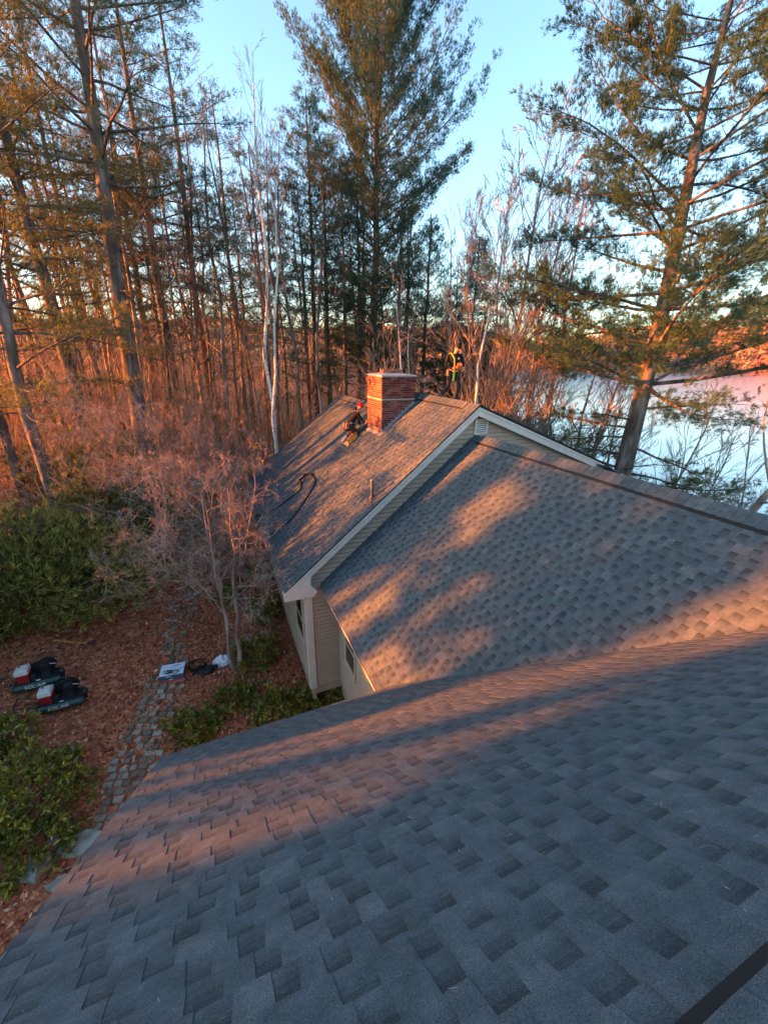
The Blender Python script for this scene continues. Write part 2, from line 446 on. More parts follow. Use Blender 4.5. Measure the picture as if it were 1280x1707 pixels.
def shingles(rngseed, O, S, U, length, height, clip=None, expo=.1435, th=1.0):
    """laminated shingles on the plane through O, S = unit along the courses, U = unit up the slope"""
    rng = random.Random(rngseed)
    b = HB(); O = np.array(O, float); S = np.array(S, float); U = np.array(U, float); N = np.cross(S, U)
    if N[2] < 0: N = -N
    rows = int(height / expo) + 1
    for k in range(rows):
        t0 = k * expo; t1 = min(t0 + expo + .004, height)
        a, e = (0, length) if clip is None else clip(t0 + expo / 2)
        if e - a < .05: continue
        s = a - rng.uniform(0, .2)
        PTN = [(.10, 1), (.10, 0), (.11, 1), (.085, 0), (.17, 1), (.10, 0), (.10, 1), (.09, 0), (.20, 1), (.105, 0), (.13, 1), (.08, 0), (.09, 1), (.095, 0)]
        pi = rng.randrange(7) * 2
        while s < e:
            wd, tooth = PTN[pi % 14]; pi += 1
            wd *= rng.uniform(.88, 1.14)
            s0 = max(s, a); s1 = min(s + wd, e)
            s += wd
            if s1 - s0 > .004:
                hb = (.0055 if tooth else .0026) * th * rng.uniform(.85, 1.2); ht = (.0026 if tooth else .0) * th
                sk = .007 if tooth else 0
                P = lambda ss, tt, hh: O + S * ss + U * tt + N * hh
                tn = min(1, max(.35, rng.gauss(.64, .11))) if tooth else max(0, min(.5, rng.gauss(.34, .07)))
                if tooth:
                    vt = [P(s0 + sk, t0, hb), P(s1 - sk, t0, hb), P(s1, t1, ht), P(s0, t1, ht), P(s0 + sk, t0 - .001, -.004), P(s1 - sk, t0 - .001, -.004), P(s1, t1, -.004), P(s0, t1, -.004)]
                    b.add(vt, [(0, 1, 2, 3), (4, 5, 1, 0), (1, 5, 6, 2), (0, 3, 7, 4)], tn)
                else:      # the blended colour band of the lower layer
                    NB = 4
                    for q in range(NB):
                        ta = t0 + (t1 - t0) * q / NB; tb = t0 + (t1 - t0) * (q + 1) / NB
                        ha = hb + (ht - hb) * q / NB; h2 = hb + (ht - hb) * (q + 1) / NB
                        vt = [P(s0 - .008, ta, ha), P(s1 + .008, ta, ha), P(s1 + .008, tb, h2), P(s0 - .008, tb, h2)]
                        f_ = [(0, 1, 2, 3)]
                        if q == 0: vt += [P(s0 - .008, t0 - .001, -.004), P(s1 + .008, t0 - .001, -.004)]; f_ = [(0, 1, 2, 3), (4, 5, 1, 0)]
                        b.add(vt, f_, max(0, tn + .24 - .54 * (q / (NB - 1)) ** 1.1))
    return b
def unit(v): v = np.array(v, float); return v / np.linalg.norm(v)
ua = unit((1, 0, PA)); ub_ = unit((1, 0, PB)); uc_ = unit((0, -1, PC))
YG = 8.68; YW = 8.88
# A left slope: eave x 1.152; ridge x 6.23 for y 8.68..12.9, x 5.61 to y 18.4
eA = 1.152
lenA1 = (6.22 - eA) / ua[0]; lenA2 = (5.61 - eA) / ua[0]
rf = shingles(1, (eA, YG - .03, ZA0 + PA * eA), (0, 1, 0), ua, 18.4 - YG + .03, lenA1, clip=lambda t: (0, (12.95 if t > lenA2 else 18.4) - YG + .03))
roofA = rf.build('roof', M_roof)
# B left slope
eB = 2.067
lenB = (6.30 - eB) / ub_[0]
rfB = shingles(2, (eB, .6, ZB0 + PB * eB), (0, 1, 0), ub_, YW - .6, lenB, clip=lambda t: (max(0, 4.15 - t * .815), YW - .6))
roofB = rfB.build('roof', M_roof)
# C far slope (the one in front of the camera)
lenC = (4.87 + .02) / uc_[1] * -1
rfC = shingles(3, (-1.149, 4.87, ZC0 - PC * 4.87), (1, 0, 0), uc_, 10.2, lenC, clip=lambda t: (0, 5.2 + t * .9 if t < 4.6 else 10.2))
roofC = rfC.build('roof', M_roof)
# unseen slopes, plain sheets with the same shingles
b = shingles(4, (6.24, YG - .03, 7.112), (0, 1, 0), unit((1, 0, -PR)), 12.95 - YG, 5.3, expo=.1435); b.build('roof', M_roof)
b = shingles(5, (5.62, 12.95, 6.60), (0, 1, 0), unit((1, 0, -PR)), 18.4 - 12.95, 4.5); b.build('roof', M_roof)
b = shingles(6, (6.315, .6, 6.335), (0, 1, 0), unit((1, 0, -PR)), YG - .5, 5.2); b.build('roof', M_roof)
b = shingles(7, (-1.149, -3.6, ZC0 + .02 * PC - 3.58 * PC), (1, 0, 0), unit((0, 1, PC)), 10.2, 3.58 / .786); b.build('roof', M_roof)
# roof decks (solid thickness under the shingles)
def deck(P, vec, name='roof_deck', m=M_black):
    q = HB(); q.prism(P, vec); return q.build(name, m)
D_ = .05
q = HB()
def zA(x): return ZA0 + PA * x
def zB(x): return ZB0 + PB * x
def zC(y): return ZC0 - PC * y
q.prism([(eA, YG, zA(eA) - .006), (eA, 18.4, zA(eA) - .006), (5.61, 18.4, zA(5.61) - .006), (5.61, 12.95, zA(5.61) - .006), (6.23, 12.95, zA(6.23) - .006), (6.23, YG, zA(6.23) - .006)], (0, 0, -D_))
q.prism([(6.23, YG, zA(6.23) - .006), (6.23, 12.95, zA(6.23) - .006), (11.3, 12.95, zA(6.23) - 5.07 * PR - .006), (11.3, YG, zA(6.23) - 5.07 * PR - .006)], (0, 0, -D_))
q.prism([(5.61, 12.95, zA(5.61) - .006), (5.61, 18.4, zA(5.61) - .006), (10, 18.4, zA(5.61) - 4.39 * PR - .006), (10, 12.95, zA(5.61) - 4.39 * PR - .006)], (0, 0, -D_))
q.prism([(eB, .6, zB(eB) - .006), (eB, YW, zB(eB) - .006), (6.307, YW, zB(6.307) - .006), (6.307, .6, zB(6.307) - .006)], (0, 0, -D_))
q.prism([(6.307, .6, zB(6.307) - .006), (6.307, YW, zB(6.307) - .006), (11.2, YW, zB(6.307) - 4.9 * PR - .006), (11.2, .6, zB(6.307) - 4.9 * PR - .006)], (0, 0, -D_))
q.prism([(-1.149, 4.87, zC(4.87) - .006), (9.05, 4.87, zC(4.87) - .006), (9.05, -.02, zC(-.02) - .006), (-1.149, -.02, zC(-.02) - .006)], (0, 0, -D_))
q.prism([(-1.149, -.02, zC(-.02) - .006), (9.05, -.02, zC(-.02) - .006), (9.05, -3.6, zC(-.02) - 3.58 * PC - .006), (-1.149, -3.6, zC(-.02) - 3.58 * PC - .006)], (0, 0, -D_))
q.build('roof_deck', mat('dark_drip_edge', (.02, .02, .022), .6))

# ridge caps: overlapping cap shingles on a vent strip
def ridge(parent, p0, p1, sl, sr, seed, vent=True, wl=.17, wr=.17):
    """p0->p1 ridge line, sl/sr: slopes (dz per horizontal m) left/right of the direction p0->p1"""
    rng = random.Random(seed)
    p0 = np.array(p0, float); p1 = np.array(p1, float); L = np.linalg.norm(p1 - p0); d = (p1 - p0) / L
    lft = np.array([-d[1], d[0], 0]); h = .028 if vent else .012
    b = HB(); s = 0
    while s < L:
        e = min(s + .15, L); t = min(1, max(.2, rng.gauss(.6, .13)))
        for (sd, sl_, wd) in ((lft, sl, wl), (-lft, sr, wr)):
            a0 = p0 + d * s + np.array([0, 0, h + .014]); a1 = p0 + d * e + np.array([0, 0, h + .006])
            o = sd * wd - np.array([0, 0, sl_ * wd])
            v = [a0, a1, a1 + o, a0 + o, a0 + o - [0, 0, .008], a1 + o - [0, 0, .008], a0 - [0, 0, .01]]
            b.add(v, [(0, 1, 2, 3), (3, 2, 5, 4), (0, 3, 4, 6)], t)
        s = e
    o = b.build('ridge_cap', M_roof, parent)
    if vent:
        v = HB()
        for (sd, sl_, wd) in ((lft, sl, wl + .028), (-lft, sr, wr + .028)):
            a = p0 + np.array([0, 0, -.002]); off = sd * wd - np.array([0, 0, sl_ * wd])
            v.add([a, a + d * L, a + d * L + off, a + off, a + [0, 0, h - .004], a + d * L + [0, 0, h - .004], a + d * L + off + [0, 0, h - .004], a + off + [0, 0, h - .004]],
                  [(0, 1, 2, 3), (4, 7, 6, 5), (3, 2, 6, 7), (0, 3, 7, 4), (1, 5, 6, 2)])
        v.build('ridge_vent', M_black, parent)
    return o
ridge(house, (6.235, YG - .04, zA(6.23)), (6.235, 9.15, zA(6.23)), PA, PR, 1, vent=False)
ridge(house, (6.235, 9.15, zA(6.23)), (6.235, 12.95, zA(6.23)), PA, PR, 2)
ridge(house, (5.615, 12.97, zA(5.61)), (5.615, 18.42, zA(5.61)), PA, PR, 3)
ridge(house, (6.312, .9, zB(6.307)), (6.312, 8.55, zB(6.307)), PB, PR, 4)
ridge(house, (9.05, -.008, zC(-.02)), (-1.15, -.008, zC(-.02)), PC, PC, 5, wl=.14, wr=.14)

# walls -------------------------------------------------
def clap(b, poly_x, z0, z1, face, step=.115, jit=None):
    """horizontal boards on a vertical wall; poly_x(z)->(a,b) extent; face(s,z,out)->point"""
    z = z0; rng = random.Random(int(z0 * 97 + z1 * 13))
    while z < z1 - .005:
        e = min(z + step, z1)
        a0, b0 = poly_x(z); a1, b1 = poly_x(e)
        if b0 > a0:
            if b1 < a1: a1 = b1 = (a1 + b1) / 2
            k_ = (e - .024 - z) / (e - z) if e - z > .03 else 1
            am, bm_ = a0 + (a1 - a0) * k_, b0 + (b1 - b0) * k_; zm = z + (e - z) * k_
            b.add([face(a0, z, .036), face(b0, z, .036), face(bm_, zm, .010), face(am, zm, .010), face(a0, z, -.012), face(b0, z, -.012), face(am, zm, -.012), face(bm_, zm, -.012), face(b1, e, -.012), face(a1, e, -.012)], [(0, 1, 2, 3), (4, 5, 1, 0), (3, 2, 7, 6), (6, 7, 8, 9)], .5)
        z = e
def wallmesh(P, vec): 
    q = HB(); q.prism(P, vec); return q
# gable wall of A (plane y=YW facing -y)
XW = 1.723; XWB = 2.54; XR = 11.0
def gable_ext(z):
    l = (z + .11 - ZA0) / PA; r = 6.23 + (7.107 - .06 - z) / PR
    return (max(XW, l), min(XR, r))
b = HB()
clap(b, gable_ext, -.3, 7.02, lambda s, z, o: (s, YW - o, z))
b.prism([(XW, YW + .016, -.6), (XR, YW + .016, -.6), (XR, YW + .016, 5.2), (6.23, YW + .016, 7.02), (XW, YW + .016, zA(XW) - .1)], (0, .1, 0))
b.build('wall', M_siding)
# left wall of A (plane x=XW facing -x)
def left_wall(x, y0, y1, z0, z1):
    b = HB(); clap(b, lambda z: (y0, y1), z0, z1, lambda s, z, o: (x - o, s, z)); b.box2((x + .016, y0 + .02, z0 - .5), (x + .1, y1 - .02, z1)); b.build('wall', M_siding)
left_wall(XW, YW + .01, 18.2, -.3, zA(XW) - .22)
left_wall(XWB, 4.5, YW, -.3, zB(XWB) - .2)
b = HB(); b.prism([(XW + .11, 18.1, -.5), (9.8, 18.1, -.5), (9.8, 18.1, 4.8), (5.6, 18.1, 6.42), (XW + .11, 18.1, zA(XW + .11) - .1)], (0, .1, 0)); b.build('wall', M_siding)
b = HB(); b.box2((10.9, YW + .12, -.8), (11, 18.1, 5.0)); b.build('wall', M_siding)
b = HB()
clap(b, lambda z: (-.75, XWB), -.3, zC(4.45) - .1, lambda s, z, o: (s, 4.45 + o, z))
b.box2((-.75, -3.2, -.8), (9.0, 4.44, 2.6)); 
b.prism([(-.75, 4.4, 2.6), (-.75, -.02, 6.3), (-.75, -3.1, 3.8), (-.75, -3.1, 2.6)], (.1, 0, 0)); b.build('wall', M_siding)
# soffits and fascia
b = HB()
b.box2((eA + .045, YG + .02, zA(eA) - .175), (XW - .002, 18.38, zA(eA) - .16))
b.box2((eB + .06, 4.9, zB(eB) - .175), (XWB - .002, YW - .02, zB(eB) - .16))
b.box2((-1.1, 4.47, zC(4.87) - .19), (2.0, 4.83, zC(4.87) - .175))
b.build('soffit', M_trim)
b = HB()
zf = zA(eA) - .06
b.box2((eA + .022, YG + .02, zf - .12), (eA + .04, 18.39, zf + .04)); 
zf = zB(eB) - .06; b.box2((eB + .035, 4.9, zf - .12), (eB + .055, YW - .02, zf + .04))
zf = zC(4.87) - .06; b.box2((-1.13, 4.85, zf - .12), (2.0, 4.876, zf + .02))
b.build('fascia', M_trim)
# rake boards at A's gable and the boxed eave return
def rake(xa, xb, zf_, hh, y, th=.03, drop=.055):
    b = HB()
    b.prism([(xa, y, zf_(xa) - drop), (xb, y, zf_(xb) - drop), (xb, y, zf_(xb) - drop - hh), (xa, y, zf_(xa) - drop - hh)], (0, th, 0)); return b
zAr = lambda x: 7.107 - (x - 6.23) * PR
b = rake(eA + .3, 6.23, zA, .21, YG - .012)
b.prism([(6.23, YG - .012, 7.107 - .055), (11.0, YG - .012, zAr(11.0) - .055), (11.0, YG - .012, zAr(11.0) - .055 - .19), (6.23, YG - .012, 7.107 - .055 - .21)], (0, .03, 0))
# thin shadow mould standing proud
b.prism([(eA + .25, YG - .03, zA(eA + .25) - .052), (6.23, YG - .03, zA(6.23) - .052), (6.23, YG - .03, zA(6.23) - .105), (eA + .25, YG - .03, zA(eA + .25) - .105)], (0, .016, 0))
b.prism([(6.23, YG - .03, 7.055), (11.0, YG - .03, zAr(11.0) - .052), (11.0, YG - .03, zAr(11.0) - .10), (6.23, YG - .03, 7.002)], (0, .016, 0))
b.build('rake_board', M_trim)
# soffit under the rake overhang
b = HB()
b.prism([(eA + .4, YG + .02, zA(eA + .4) - .075), (6.23, YG + .02, 7.03), (6.23, YW - .02, 7.03), (eA + .4, YW - .02, zA(eA + .4) - .075)], (0, 0, -.02))
b.build('soffit', M_trim)
e0 = zA(eA) - .055
ret = [(eA - .004, e0 + .01), (eA + .60, zA(eA + .60) - .06), (eA + .66, zA(eA + .66) - .26), (eA + .63, e0 + .17), (eA + .68, e0 + .06), (eA + .76, e0 - .02), (eA + .80, e0 - .10), (eA + .74, e0 - .135), (eA + .72, e0 - .20), (eA - .004, e0 - .20)]
b = HB(); b.prism([(x, YG - .035, z) for x, z in ret], (0, .20, 0)); b.build('eave_return', M_trim)
# corner boards
b = HB(); b.box2((XW - .055, YW - .055, -.35), (XW + .12, YW + .004, zA(XW) - .3)); b.box2((XW - .056, YW + .004, -.35), (XW + .005, YW + .13, zA(XW) - .36)); b.build('corner_board', M_trim)
# B left rake flashing where it meets gable
b = HB(); b.prism([(eB + .02, YW - .045, zB(eB) + .01), (6.2, YW - .045, zB(6.2) + .01), (6.2, YW - .045, zB(6.2) + .03), (eB + .02, YW - .045, zB(eB) + .03)], (0, .03, 0)); b.build('step_flashing', mat('bronze_flashing', (.10, .10, .10), .6))
# gable vent
gv = HB(); 
x0, x1, z0, z1 = 6.26, 6.66, 6.35, 6.73
yv = YW - .045
for (a, c) in (((x0, z0), (x0 + .05, z1)), ((x1 - .05, z0), (x1, z1)), ((x0 + .05, z0), (x1 - .05, z0 + .05)), ((x0 + .05, z1 - .05), (x1 - .05, z1))):
    gv.box2((a[0], yv - .02, a[1]), (c[0], yv + .02, c[1]))
g = gv.build('gable_vent', M_trim)
gl = HB()
for k in range(5):
    z = z0 + .07 + k * .052
    gl.prism([(x0 + .05, yv - .012, z), (x0 + .05, yv + .012, z + .03), (x0 + .05, yv + .014, z + .034), (x0 + .05, yv - .010, z + .006)], (x1 - x0 - .1, 0, 0))
gl.build('louvre', M_trim, g)
gb = HB(); gb.box2((x0 + .04, yv + .012, z0 + .04), (x1 - .04, yv + .016, z1 - .04)); gb.build('vent_backing', M_black, g)
# small lower roof at the far right corner beyond B's ridge
b = HB(); b.prism([(10.7, 8.2, 5.25), (10.7, 9.7, 5.25), (12.6, 9.7, 4.42), (12.6, 8.2, 4.42)], (0, 0, -.04)); o = b.build('porch_roof', mat('porch_roofing', (.055, .085, .09), .5, var=.2))
b = HB(); b.prism([(11.2, 8.17, 5.02), (12.62, 8.17, 4.40), (12.62, 8.17, 4.30), (11.2, 8.17, 4.92)], (0, .03, 0)); b.box2((12.6, 8.2, 4.28), (12.63, 9.7, 4.40)); b.build('rake_board', M_trim)
# windows
def window(x, y0, y1, z0, z1):
    f = HB(); xo = x - .06
    for (a, c) in (((y0, z0), (y0 + .07, z1)), ((y1 - .07, z0), (y1, z1)), ((y0 + .07, z0), (y1 - .07, z0 + .07)), ((y0 + .07, z1 - .07), (y1 - .07, z1)), ((y0 + .07, (z0 + z1) / 2 - .02), (y1 - .07, (z0 + z1) / 2 + .02))):
        f.box2((xo, a[0], a[1]), (x + .01, c[0], c[1]))
    w_ = f.build('window', M_frame)
    p = HB(); p.box2((x - .044, y0 + .05, z0 + .05), (x - .036, y1 - .05, z1 - .05)); p.build('pane', M_glass, w_)
    s = HB(); s.box2((x - .09, y0 - .03, z0 - .035), (x - .002, y1 + .03, z0 - .002)); s.build('sill', M_frame, w_)
window(XW, 9.35, 10.35, .75, 2.15)
window(XW, 12.2, 13.1, .95, 2.15)
window(XWB, 7.45, 8.25, .85, 2.15)
window(XWB, 5.2, 6.0, .85, 2.15)
# chimney
def chimney():
    X0, X1, Y0, Y1 = 4.86, 5.95, 11.67, 12.86
    zb = 5.6; zt = 7.66
    core = HB(); core.box2((X0 + .006, Y0 + .006, zb), (X1 - .006, Y1 - .006, zt))
    ch = core.build('chimney', M_mortar)
    rng = random.Random(3)
    b = HB(); z = zb; k = 0; bh = .057; j = .011
    while z < zt - .03:
        e = .0
        if z > 7.0: e = .012
        if z > zt - .16: e = .03
        a0, a1, c0, c1 = X0 - e, X1 + e, Y0 - e, Y1 + e
        off = (k % 2) * .10
        for (ax, s0, s1) in (('y', a0, a1), ('Y', a0, a1), ('x', c0, c1), ('X', c0, c1)):
            s = s0 - off + (.05 if ax in 'xX' else 0)
            while s < s1:
                p0 = max(s, s0); p1 = min(s + .195, s1)
                s += .206
                if p1 - p0 < .02: continue
                t = rng.random(); o = rng.uniform(0, .004); mlt = .012
                if ax == 'y': b.box2((p0, c0 - o, z), (p1, c0 + .03, z + bh), t)
                if ax == 'Y': b.box2((p0, c1 - .03, z), (p1, c1 + o, z + bh), t)
                if ax == 'x': b.box2((a0 - o, p0 + (0.031 if p0 == c0 else 0), z + .0005), (a0 + .03, p1 - (.031 if p1 == c1 else 0), z + bh - .0005), t)
                if ax == 'X': b.box2((a1 - .03, p0 + (0.031 if p0 == c0 else 0), z + .0005), (a1 + o, p1 - (.031 if p1 == c1 else 0), z + bh - .0005), t)
        z += bh + j; k += 1
    b.build('brickwork', M_brick, ch)
    c = HB(); 
    c.add([(X0 - .035, Y0 - .035, zt), (X1 + .035, Y0 - .035, zt), (X1 + .035, Y1 + .035, zt), (X0 - .035, Y1 + .035, zt), (X0 - .035, Y0 - .035, zt + .035), (X1 + .035, Y0 - .035, zt + .035), (X1 + .035, Y1 + .035, zt + .035), (X0 - .035, Y1 + .035, zt + .035), (X0 + .25, Y0 + .25, zt + .075), (X1 - .25, Y0 + .25, zt + .075), (X1 - .25, Y1 - .25, zt + .075), (X0 + .25, Y1 - .25, zt + .075)],
          [(0, 1, 5, 4), (1, 2, 6, 5), (2, 3, 7, 6), (3, 0, 4, 7), (4, 5, 9, 8), (5, 6, 10, 9), (6, 7, 11, 10), (7, 4, 8, 11), (0, 3, 2, 1), (8, 9, 10, 11)])
    c.build('chimney_cap', M_cap, ch)
    fl = HB()
    for (fx, fy) in ((5.22, 12.25), (5.6, 12.3)):
        for s in (-1, 1):
            fl.box((fx + s * .12, fy, zt + .12), (.03, .27, .13)); fl.box((fx, fy + s * .12, zt + .12), (.21, .03, .13))
    fl.build('flue', mat('terracotta_flue', (.30, .12, .08), .9, var=.2), ch)
    # efflorescence/mortar ledge band and lead flashing
    bd = HB(); bd.box2((X0 - .016, Y0 - .016, 6.98), (X1 + .016, Y0 + .02, 7.012)); bd.box2((X0 - .016, Y0 + .021, 6.98), (X0 + .02, Y1, 7.012)); bd.box2((X1 - .02, Y0 + .021, 6.98), (X1 + .016, Y1, 7.012))
    bd.build('mortar_ledge', mat('pale_mortar', (.36, .31, .27), .95, var=.2, scale=30), ch)
    f = HB()
    zl = zA(X0)
    f.box2((X0 - .012, Y0 - .012, zl + .13), (X0 + .0, Y1, zl + .15)); f.box2((X0 - .010, Y0 - .010, zl - .02), (X0 - .0, Y1, zl + .02))
    f.prism([(X0 - .07, Y0 - .05, zA(X0 - .07) + .012), (X0 - .07, Y1 + .05, zA(X0 - .07) + .012), (X0 - .005, Y1 + .05, zA(X0) + .014), (X0 - .005, Y0 - .05, zA(X0) + .014)], (0, 0, .006))
    x = X0
    while x < X1:    # stepped counter flashing along the slope
        x2 = min(x + .11, X1)
        f.box2((x, Y0 - .010, zA(x) + .02), (x2, Y0 - .001, zA(x2) + .045)); x = x2
    f.prism([(X0 - .05, Y0 - .055, zA(X0 - .05) + .012), (X1, Y0 - .055, zA(X1) + .012), (X1, Y0 - .012, zA(X1) + .012), (X0 - .05, Y0 - .012, zA(X0 - .05) + .012)], (0, 0, .005))
    f.build('flashing', M_metal, ch)
    return ch
chimney()
# black pipe on the lake side slope
b = HB(); b.tube([(9.55, 9.6, 5.7), (9.55, 9.6, 6.42)], .022, 10); b.build('vent_pipe', M_black)
# vent pipe
b = HB(); px_, py_ = 3.52, 9.02; zb = zA(px_)
b.lathe((px_, py_, zb - .05), (0, 0, 1), [(0, .038), (.50, .038), (.505, .044), (.55, .044), (.552, .03)], 14)
vp = b.build('vent_pipe', M_pipe, house, True)
b = HB(); b.lathe((px_, py_, zb - .03), (0, 0, 1), [(0, .085), (.06, .07), (.13, .042), (.15, .040)], 14)
b.box((px_ - .02, py_, zb + .0), (.30, .26, .008), rot=[[ua[0], 0, -ua[2]], [0, 1, 0], [ua[2], 0, ua[0]]])
b.build('pipe_boot', mat('pipe_boot', (.05, .055, .06), .6), vp)
# ------------------------------------------------------------ tree builders
def rot_to(v, ang, rng):
    """unit vector at angle ang from v, random roll"""
    v = v / np.linalg.norm(v)
    a = np.cross(v, rng.normal(0, 1, 3)); a /= np.linalg.norm(a) + 1e-9
    return v * math.cos(ang) + a * math.sin(ang)

def limb(p, d, L, n, rng, wob, up):
    pts = [p]; d = d / np.linalg.norm(d)
    for i in range(n - 1):
        d = d + rng.normal(0, wob, 3) + np.array([0, 0, up]); d = d / np.linalg.norm(d)
        pts.append(pts[-1] + d * L / (n - 1))
    return np.array(pts)

def pine_tree(seed, H=22, r0=.28, crown=.35, Lmax=4.0, step=.55, dens=1.0, lean=(0, 0), droop=-.02, tuft=8, needle=.22, sweep=0.25, dead=True, m_needle=None, m_bark=None, full=False, prof=None, nwid=.026, flat=.35, fine=False):
    rng = np.random.default_rng(seed)
    T = Tubes(); C = []; D = []
    n = 14
    z = np.linspace(0, H, n)
    bx = np.cumsum(rng.normal(0, .05, n)) * (H / 22); by = np.cumsum(rng.normal(0, .05, n)) * (H / 22)
    tp = np.stack([lean[0] * z / H + bx - bx[0], lean[1] * z / H + by - by[0], z], -1)
    tr = r0 * (1 - z / H) ** .8 + .02; tr[0] *= 1.35
    T.add(tp, tr, 10)
    pos = lambda h: np.array([np.interp(h, z, tp[:, i]) for i in range(3)])
    trd = lambda h: np.interp(h, z, tr)
    h = H * .12 if dead else H * crown
    while h < H - .3:
        f = (h - H * crown) / (H * (1 - crown))
        if f < 0:      # dead bare limbs below the crown
            for _ in range(rng.integers(0, 3)):
                a = rng.uniform(0, 2 * math.pi); L = rng.uniform(.6, 2.4) * (Lmax / 4)
                pts = limb(pos(h), np.array([math.cos(a), math.sin(a), rng.uniform(-.25, .3)]), L, 5, rng, .12, -.03)
                T.add(pts, np.linspace(.03, .006, 5), 4)
                for q in range(3):
                    k = rng.integers(1, 4)
                    T.add(limb(pts[k], rot_to(pts[k + 1] - pts[k], .8, rng), L * .35, 3, rng, .2, 0), np.linspace(.012, .003, 3), 3)
            h += step * rng.uniform(.7, 1.5); continue
        if prof: Lm = Lmax * prof(f)
        else: Lm = Lmax * (.45 + .55 * math.sin(math.pi * min(1, .25 + f * .75)) ** .8) * (1 - f ** 3 * .8)
        if full: Lm = Lmax * (1 - f) ** .85 + .25
        nb = rng.integers(3, 6)
        a0 = rng.uniform(0, 6.28)
        for bnum in range(nb):
            if rng.random() > dens * .95 and not full: continue
            a = a0 + bnum * 2 * math.pi / nb + rng.normal(0, .25)
            L = Lm * rng.uniform(.55, 1.15)
            el = (.10 + sweep * f * 2.2) if not full else (-.15 + .5 * f)
            d = np.array([math.cos(a), math.sin(a), el + rng.normal(0, .1)])
            nn = 6
            pts = limb(pos(h), d, L, nn, rng, .09, droop + .02 * f)
            rr = max(.014, trd(h) * .30)
            T.add(pts, np.linspace(rr, .008, nn), 5)
            m = max(3, int(L * 3.6))
            for q in range(m):
                s = (.22 + .78 * (q + rng.uniform(0, 1)) / m) * (nn - 1)
                i = min(int(s), nn - 2); p = pts[i] + (pts[i + 1] - pts[i]) * (s - i)
                t = (pts[i + 1] - pts[i]) / np.linalg.norm(pts[i + 1] - pts[i])
                side = np.cross(t, [0, 0, 1]) * (1 if q % 2 else -1)
                dd = t * rng.uniform(.5, 1.0) + side * rng.uniform(.5, 1.1) + np.array([0, 0, rng.normal(.08, flat * .5)])
                sl = (L * .30 + .25) * (1 - .5 * s / (nn - 1)) * rng.uniform(.5, 1.2)
                sp = limb(p, dd, sl, 4, rng, .12, .05)
                T.add(sp, np.linspace(.010, .003, 4), 3)
                k = max(3, int(sl * 9 * dens) + 2)
                u = rng.uniform(.25, 1.05, k) * 3
                ii = np.minimum(u.astype(int), 2)
                cc = sp[ii] + (sp[ii + 1] - sp[ii]) * (u - ii)[:, None] + rng.normal(0, .05 + .05 * flat, (k, 3))
                dv = (sp[ii + 1] - sp[ii]); dv /= np.linalg.norm(dv, axis=1)[:, None]
                C.append(cc); D.append(dv + np.array([0, 0, .35]))
            C.append(pts[-1:] + rng.normal(0, .04, (3, 3))); D.append(np.repeat((pts[-1:] - pts[-2:-1]), 3, 0) * 3)
        h += step * rng.uniform(.75, 1.25) * (1 - .35 * f)
    C = np.vstack(C); D = np.vstack(D)
    rep = 4 if fine else 2
    C = np.repeat(C, rep, 0) + rng.normal(0, .07, (len(C) * rep, 3)); D = np.repeat(D, rep, 0)
    V, F, t = blades(rng, C, D, tuft, needle * (.72 if fine else .85), nwid * (.36 if fine else .5), .45)
    root = empty('pine_tree', (0, 0, 0))
    link('trunk', T.mesh('trunk'), m_bark or M_pine, root)
    link('crown', fast_mesh('crown', V, F, t), m_needle or M_needle, root)
    return root

